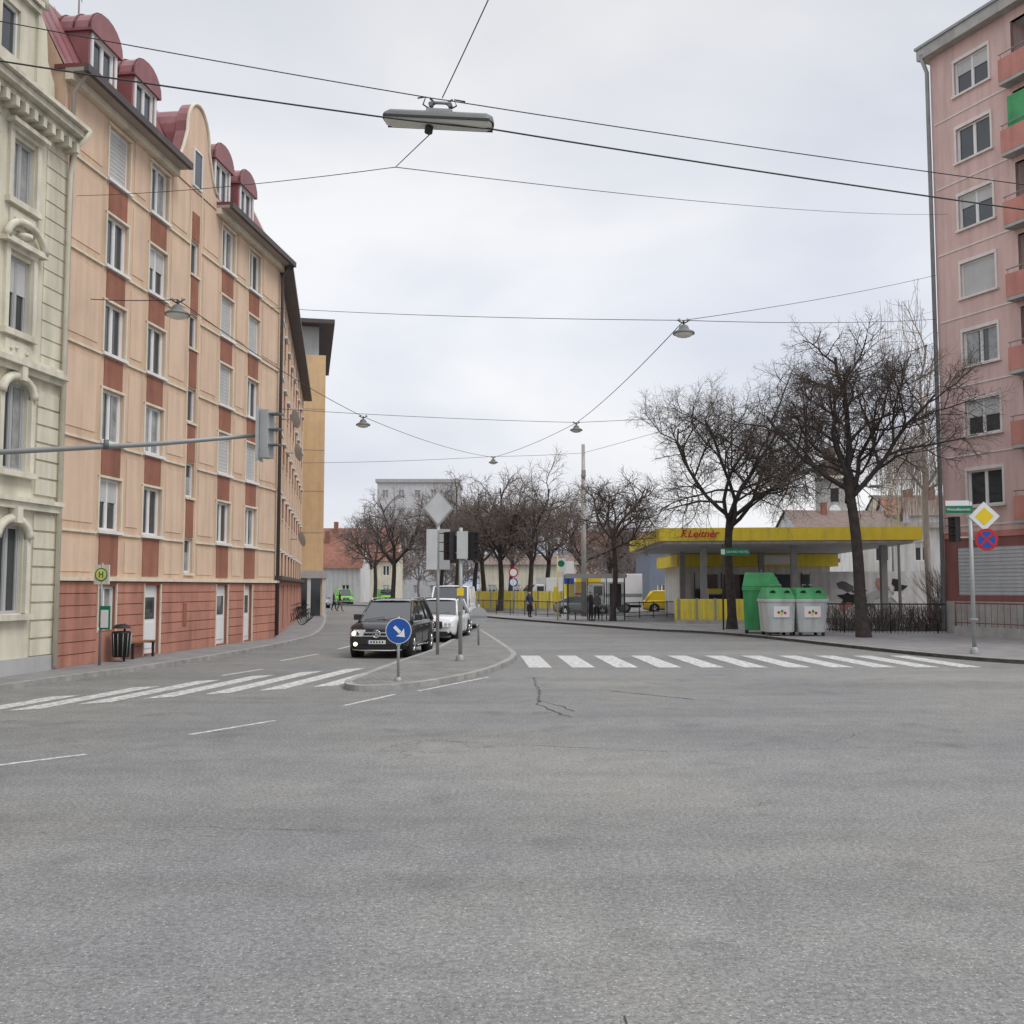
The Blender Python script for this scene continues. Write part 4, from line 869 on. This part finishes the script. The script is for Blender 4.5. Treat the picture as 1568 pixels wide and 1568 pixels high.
# ================= vehicles
def wheel(q,x,y,r,w,side):
    q.cyl((x,y,r),(x-side*w,y,r),r,24,'rubber'); q.cyl((x+side*.006,y,r),(x-.05*side,y,r),r*.66,20,'metal_dark')
    for k in range(5):
        a=k*2*math.pi/5+.3; q.tube([(x+side*.012,y,r),(x+side*.012,y+r*.62*math.cos(a),r+r*.62*math.sin(a))],[.05,.035],5,'chrome')
    q.cyl((x+side*.02,y,r),(x,y,r),r*.16,10,'chrome')
def car(name,x,y,rz,L=4.5,W=1.84,H=1.70,paint='paint_black',hood=1.05,van=False,lit=True,suv=True):
    o=Obj(name,(x,y,0),rz); hw=W/2; b=o.p('body')
    st=[(0,.42,hood*.70,.78),(.04,.30,hood*.88,.87),(.16,.24,hood*.95,.94),(.45,.22,hood*.975,.985),(.8,.22,hood,1),(1.2 if not van else .9,.22,hood+.03,1),(2.4,.22,hood+.05,1),(L-.9,.22,hood+.06,1),(L-.3,.24,hood+.06,.97),(L-.08,.3,hood,.92),(L,.42,hood*.8,.86)]
    if L<3.4: st=[q for q in st if q[0]!=2.4]
    rings=[]
    for yy,zb,zt,ws in st:
        w=hw*ws; h=zt-zb
        pr=[(0,zb),(.8*w,zb),(.955*w,zb+.06),(.995*w,zb+.25*h),(w,zb+.55*h),(.985*w,zb+.78*h),(.95*w,zt-.06),(.86*w,zt-.005),(.5*w,zt+.025),(0,zt+.035)]
        full=pr+[(-a,c_) for a,c_ in reversed(pr[1:-1])]
        rings.append(b.V([(a,yy,c_) for a,c_ in full]))
    n=18
    for a_,c_ in zip(rings,rings[1:]):
        for j in range(n): b.F((a_+j,c_+j,c_+(j+1)%n,a_+(j+1)%n),'black' if j in (0,1,16,17) else paint,True)
    b.F(tuple(range(rings[0],rings[0]+n)),paint); b.F(tuple(reversed(range(rings[-1],rings[-1]+n))),paint)
    g=o.p('windows'); y0=1.05 if not van else .75; y1=1.85 if not van else 1.5; y2=L-.75 if suv or van else L-1.2; y3=L-.2; zb=hood+.02
    bw=hw*.88; tw=hw*.72 if not van else hw*.8; zt=H-.05
    A=[(-bw,y0,zb),(bw,y0,zb),(bw,y3,zb),(-bw,y3,zb)]; T=[(-tw,y1,zt),(tw,y1,zt),(tw,y2,zt),(-tw,y2,zt)]
    g.quad(A[0],A[1],T[1],T[0],'car_glass')
    rear=paint if van else 'car_glass'
    for a_,c_,m_ in ((1,2,'car_glass'),(2,3,rear),(3,0,'car_glass')): g.quad(A[a_],A[c_],T[c_],T[a_],m_)
    ry=[y1-.03,y1+.15,(y1+y2)/2,y2-.15,y2+.03]; zz=[zt,zt+.035,zt+.05,zt+.035,zt]
    rr=[b.V([(-tw-.03,yy,z_-.04),(-tw+.08,yy,z_+.01),(-tw*.5,yy,z_+.03),(0,yy,z_+.035),(tw*.5,yy,z_+.03),(tw-.08,yy,z_+.01),(tw+.03,yy,z_-.04)]) for yy,z_ in zip(ry,zz)]
    for a_,c_ in zip(rr,rr[1:]):
        for j in range(6): b.F((a_+j,a_+j+1,c_+j+1,c_+j),paint,True)
    for s_ in (-1,1):
        b.tube([(s_*bw,y0,zb-.03),(s_*tw,y1,zt)],[.05,.04],6,paint); b.tube([(s_*tw,y1,zt),(s_*tw,y2,zt)],.042,6,paint); b.tube([(s_*bw,y3,zb-.03),(s_*tw,y2,zt)],[.09,.07],6,paint)
        for t in ((.36,.68) if not van else (.3,)):
            ya=y0+(y3-y0)*t+.1; yb=y1+(y2-y1)*t; b.tube([(s_*(bw+.005),ya,zb-.02),(s_*(tw+.005),yb,zt)],.035,5,'black' if not van else paint)
        if van: b.poly([(s_*(bw+.012),1.75,zb),(s_*(bw+.012),y3,zb),(s_*(tw+.012),y2,zt),(s_*(tw+.012),1.85,zt)],paint)
        if suv and not van: b.tube([(s_*(tw-.02),y1+.1,H),(s_*(tw-.02),y1+.2,H+.05),(s_*(tw-.02),y2-.1,H+.05),(s_*(tw-.02),y2,H)],.018,5,'chrome' if paint=='paint_black' else 'black')
        m_=o.p('mirrors',.02); m_.box(s_*(bw+.04),s_*(bw+.26),y0+.28,y0+.42,zb+.02,zb+.2,paint)
        for yy in (.85,L-.9):
            wr=.35 if suv or van else .32
            b.cyl((s_*(hw+.004),yy,wr+.02),(s_*(hw-.25),yy,wr+.02),wr+.075,24,'black'); wheel(o.p('wheels'),s_*(hw+.012),yy,wr,.22,s_)
        if L>3.4:
            b.tube([(s_*(hw+.003),.95+.4,.33),(s_*(hw+.003),L-1.35,.33)],.03,5,'chrome' if paint=='paint_black' else 'black')
            for yy in (1.95,2.9): b.box(s_*(hw-.01),s_*(hw+.006),yy,yy+.16,hood-.17,hood-.145,'chrome' if paint=='paint_black' else paint); b.tube([(s_*(hw+.001),yy+.28,.4),(s_*(hw+.001),yy+.3,hood-.1)],.005,4,'black')
        l=o.p('lamps'); z1=hood*.70
        l.T=Matrix.Translation((s_*hw*.66,.0,z1))@Matrix.Rotation(s_*.38,4,'Z'); l.frust((-.19,.2,-.05,.12),(-.21,.25,-.01,.16),-.085,.11,'headlight'); l.cyl((-.08,-.06,0),(-.08,-.02,0),.06,12,'headlight_lit' if lit and s_<0 else 'chrome'); l.cyl((.07,-.055,0),(.07,-.01,0),.055,12,'chrome'); l.T=None
        l.cyl((s_*hw*.70,-.03,.42),(s_*hw*.70,.06,.42),.06,12,'headlight_lit' if (lit and s_<0) else 'headlight')
        l.box(s_*(hw*.80),s_*(hw*.9),L-.06,L+.005,hood*.6,hood*.95,'sign_red')
    f=o.p('front_trim'); gz=hood*.68
    f.frust((-.38,.38,-.05,.06),(-.42,.42,-.0,.09),gz-.14,gz+.13,'black')
    for k in range(2): f.box(-.39,.39,-.065,-.03,gz-.07+k*.1,gz-.035+k*.1,'chrome')
    f.tube([(.11*math.cos(2*math.pi*k/16),-.075,gz+.01+.11*math.sin(2*math.pi*k/16)) for k in range(17)],.013,5,'chrome')
    for k in range(3): a=math.pi/2+k*2*math.pi/3; f.cyl((0,-.075,gz+.01),(.10*math.cos(a),-.075,gz+.01+.10*math.sin(a)),.011,4,'chrome')
    f.box(-.62,.62,-.03,.05,.28,.40,'black'); f.box(-.27,.27,-.055,-.02,.43,.54,'plate'); f.box(-.27,-.235,-.058,-.05,.43,.54,'sign_blue'); f.tube([(-.74,.04,.26),(-.4,-.03,.24),(.4,-.03,.24),(.74,.04,.26)],.025,6,'chrome' if paint=='paint_black' else 'black')
    for k in range(5): f.box(-.18+k*.085,-.14+k*.085,-.06,-.054,.455,.515,'black')
    f.tube([(-.1,y0-.02,zb+.03),(.5,y0+.1,zb+.12)],.01,4,'black'); f.tube([(-.65,y0-.0,zb+.03),(-.05,y0+.1,zb+.12)],.01,4,'black')
    o.build()
car('black_suv',-3.98,30.4,-.11)
car('white_suv',-3.05,39.2,-.10,L=4.4,W=1.82,H=1.62,paint='paint_white',hood=.98)
car('white_van',-2.9,46.0,-.05,L=5.0,W=1.95,H=2.15,paint='paint_white',hood=1.15,van=True)
car('green_van',-19.2,119,.3,L=4.4,W=1.8,H=1.85,paint='lime',hood=1.05,van=True,lit=False)
car('green_van',-15.5,128,.3,L=4.4,W=1.8,H=1.85,paint='lime',hood=1.05,van=True,lit=False)
car('parked_car',-18.9,102,.3,paint='paint_grey',H=1.45,hood=.9,lit=False,suv=False); car('parked_car',-21.3,109,.3,paint='paint_red',H=1.45,hood=.9,lit=False,suv=False)
car('yellow_van',14.6,84,1.5,L=3.9,H=1.8,paint='paint_yellow',hood=1.0,van=True,lit=False)
car('parked_car',7.6,77,1.5,paint='paint_grey',H=1.45,hood=.9,lit=False,suv=False)
def truck(name,x,y,rz,c1,c2,L=6,H=3.1,W=2.1):
    o=Obj(name,(x,y,.12),rz); b=o.p('cargo_box',.03); b.box(1.7,L,-W/2,W/2,.6,H,c1); b.box(1.72,L-.02,-W/2-.01,W/2+.01,1.2,1.5,c2)
    c=o.p('cab',.04); c.prism_y([(0,.4),(1.6,.4),(1.6,2.2),(.75,2.25),(.15,1.35),(0,1.2)],-W/2+.05,W/2-.05,c1); o.p('windows').box(.85,1.5,-W/2+.03,-W/2+.06,1.35,2.05,'car_glass'); o.p('windows').quad((.13,-W/2+.15,1.38),(.13,W/2-.15,1.38),(.70,W/2-.2,2.18),(.70,-W/2+.2,2.18),'car_glass')
    for xx in (.8,L-1.3):
        for s_ in (-1,1): o.p('wheels').cyl((xx,s_*W/2,.38),(xx,s_*(W/2-.25),.38),.38,20,'rubber'); o.p('wheels').cyl((xx,s_*(W/2+.01),.38),(xx,s_*(W/2-.05),.38),.2,14,'chrome')
    b.box(1.5,L,-.5,.5,.4,.62,'black'); o.build()
truck('white_delivery_truck',5.4,80,.05,'paint_white','paint_grey',L=4.6,H=3.0); truck('yellow_delivery_truck',2.9,92,.0,'paint_yellow','sign_red',L=5,H=2.9); truck('white_box_truck',1.0,90,.4,'paint_white','paint_grey',L=4.6,H=2.8)

# ================= people
def person(x,y,rz,z0,top,bot,stride=.0,h=1.75,hairm='hair',arm=0):
    s=h/1.75; vs=[];rs=[];es=[]
    def A(p,r,par=None):
        vs.append(Vector(p)*s); rs.append(r*s)
        if par is not None: es.append((par,len(vs)-1))
        return len(vs)-1
    pel=A((0,0,.95),.145); sp=A((0,.01,1.12),.135,pel); chs=A((0,0,1.32),.155,sp); nb=A((0,.01,1.46),.075,chs); nk=A((0,0,1.52),.055,nb); hd=A((0,-.015,1.60),.088,nk); ht=A((0,-.005,1.68),.085,hd)
    ends=[]
    for sg in (-1,1):
        st=stride*sg
        sh=A((sg*.17,0,1.41),.07,chs); el=A((sg*.24,.03-st*.5,1.14),.052,sh); wr=A((sg*.24,-.09-st*.7-arm*.1,.92+arm*.12),.034,el); ends.append((sg,vs[wr].copy(),(vs[wr]-vs[el]).normalized()))
        hp=A((sg*.095,0,.86),.105,pel); kn=A((sg*.105,-.03+st*.6,.49),.072,hp); an=A((sg*.11,.02+st*1.3,.09),.046,kn); to=A((sg*.125,-.15+st*1.3,.045),.038,an)
    me=bpy.data.meshes.new('body_skeleton'); me.from_pydata(vs,es,[]); ob=bpy.data.objects.new('tmp',me); scene.collection.objects.link(ob)
    md=ob.modifiers.new('skin','SKIN'); sv=me.skin_vertices[0].data
    for i,r_ in enumerate(rs): sv[i].radius=(r_,r_*(.72 if i in(1,2) else 1)); sv[i].use_root=(i==0)
    sub=ob.modifiers.new('s','SUBSURF'); sub.levels=2; sub.render_levels=2
    dg=bpy.context.evaluated_depsgraph_get(); m2=bpy.data.meshes.new_from_object(ob.evaluated_get(dg)); bpy.data.objects.remove(ob)
    for n in (top,bot,'black','skin',hairm): m2.materials.append(MATS[n])
    m2.name='body'
    for p in m2.polygons:
        c=p.center/s; p.use_smooth=True
        if c.z>1.5: p.material_index=4 if (c.z>1.66 or (c.y>.02 and c.z>1.54)) else 3
        elif c.z<.11: p.material_index=2
        elif c.z<.84 and abs(c.x)<.2: p.material_index=1
        else: p.material_index=0
    e=bpy.data.objects.new('pedestrian',None); scene.collection.objects.link(e); e.location=(x,y,z0); e.rotation_euler=(0,0,rz)
    bo=bpy.data.objects.new('body',m2); scene.collection.objects.link(bo); bo.parent=e
    o=Obj('x'); hp=Part('hands')
    for sg,w_,d_ in ends:
        d_=(d_+Vector((0,-.1,-.6))).normalized(); side=Vector((0,1,0)); side=(side-d_*side.dot(d_)).normalized()
        hp.tube([w_-d_*.02,w_+d_*.05,w_+d_*.09],[.026*s,.036*s,.032*s],8,'skin')
        for k,l in enumerate((.07,.08,.074,.058)):
            b0=w_+d_*.085+side*(-.027+.018*k); hp.tube([b0,b0+d_*l*.5,b0+d_*l*.9+Vector((-sg*.02,0,0))],[.009,.0085,.007],6,'skin')
        b0=w_+d_*.03-side*.03; hp.tube([b0,b0+d_*.04-side*.02,b0+d_*.07-side*.018],[.011,.010,.008],6,'skin')
    hm=o._mesh(hp,'hands'); hm.parent=e
    fp=Part('face')
    for sg in (-1,1): fp.lathe([(0,-.008),(.011,0),(0,.008)],8,'black',(sg*.032*s,-.098*s,1.625*s)); fp.tube([(sg*.088*s,0,1.59*s),(sg*.098*s,.005,1.62*s),(sg*.088*s,.01,1.645*s)],.012,5,'skin')
    fp.tube([(0,-.098*s,1.625*s),(0,-.122*s,1.59*s),(0,-.1*s,1.58*s)],[.008,.014,.008],6,'skin'); fp.tube([(-.025,-.1*s,1.555*s),(.025,-.1*s,1.555*s)],.006,5,'sign_red')
    fm=o._mesh(fp,'face'); fm.parent=e
person(1.15,67,.6,.12,'cloth_navy','cloth_black',.05,1.75,arm=.6)
person(4.55,59.5,1.9,.12,'cloth_black','cloth_black',.03,1.82)
person(5.1,61.9,-.4,.12,'cloth_grey','cloth_black',.02,1.7)
person(-14.9,89,1.9,0,'cloth_black','cloth_grey',.17,1.76)
person(-16.1,93,1.9,0,'cloth_navy','cloth_black',.15,1.7)

# ================= world, sun, camera
w=bpy.data.worlds.new('World'); scene.world=w; w.use_nodes=True; N=w.node_tree.nodes; L=w.node_tree.links
bg=N['Background']; bg.inputs['Strength'].default_value=.1
sky=N.new('ShaderNodeTexSky'); sky.sky_type='NISHITA'; sky.sun_disc=False; sky.sun_elevation=math.radians(53); sky.sun_rotation=math.radians(120); sky.air_density=1.2; sky.dust_density=3
tc=N.new('ShaderNodeTexCoord'); sp=N.new('ShaderNodeSeparateXYZ'); L.new(tc.outputs['Generated'],sp.inputs[0])
mp=N.new('ShaderNodeMapping'); mp.inputs['Scale'].default_value=(1,1,2.2); mp.inputs['Location'].default_value=(.35,.2,.1); L.new(tc.outputs['Generated'],mp.inputs[0])
nz=N.new('ShaderNodeTexNoise'); nz.inputs['Scale'].default_value=2.0; nz.inputs['Detail'].default_value=5; nz.inputs['Roughness'].default_value=.47; nz.inputs['Distortion'].default_value=.3; L.new(mp.outputs[0],nz.inputs['Vector'])
cr=N.new('ShaderNodeValToRGB'); e=cr.color_ramp.elements; e[0].position=.34; e[0].color=(.69,.725,.815,1); e[1].position=.62; e[1].color=(.94,.942,.96,1)
L.new(nz.outputs['Fac'],cr.inputs[0])
el=N.new('ShaderNodeValToRGB'); ee=el.color_ramp.elements; ee[0].position=0; ee[0].color=(.98,.98,.98,1); ee[1].position=1; ee[1].color=(1.9,1.9,1.9,1)
for p_,v_ in ((.12,1.0),(.27,1.04),(.42,.93),(.52,.86),(.62,1.3)):
    q=ee.new(p_); q.color=(v_,v_,v_,1)
L.new(sp.outputs['Z'],el.inputs[0])
mu=N.new('ShaderNodeVectorMath'); mu.operation='MULTIPLY'; L.new(cr.outputs[0],mu.inputs[0]); L.new(el.outputs[0],mu.inputs[1])
sc=N.new('ShaderNodeVectorMath'); sc.operation='SCALE'; sc.inputs['Scale'].default_value=10.6; L.new(mu.outputs[0],sc.inputs[0])
mx=N.new('ShaderNodeMix'); mx.data_type='VECTOR'; mx.inputs[0].default_value=.93
L.new(sky.outputs[0],mx.inputs[4]); L.new(sc.outputs[0],mx.inputs[5]); L.new(mx.outputs[1],bg.inputs['Color'])
sl=bpy.data.lights.new('sun','SUN'); sl.energy=1.5; sl.angle=math.radians(25); sl.color=(1,.96,.91); so=bpy.data.objects.new('sun',sl); scene.collection.objects.link(so)
d=Vector((-.62,.36,-.95)); so.rotation_euler=d.to_track_quat('-Z','Y').to_euler()
cam=bpy.data.cameras.new('camera'); co=bpy.data.objects.new('camera',cam); scene.collection.objects.link(co); co.location=(0,0,2.1); co.rotation_euler=(math.radians(90+4.19),0,0)
cam.lens=36.04; cam.sensor_width=36; cam.clip_end=3000; scene.camera=co
scene.view_settings.view_transform='Standard'; scene.view_settings.look='None'; scene.view_settings.exposure=0
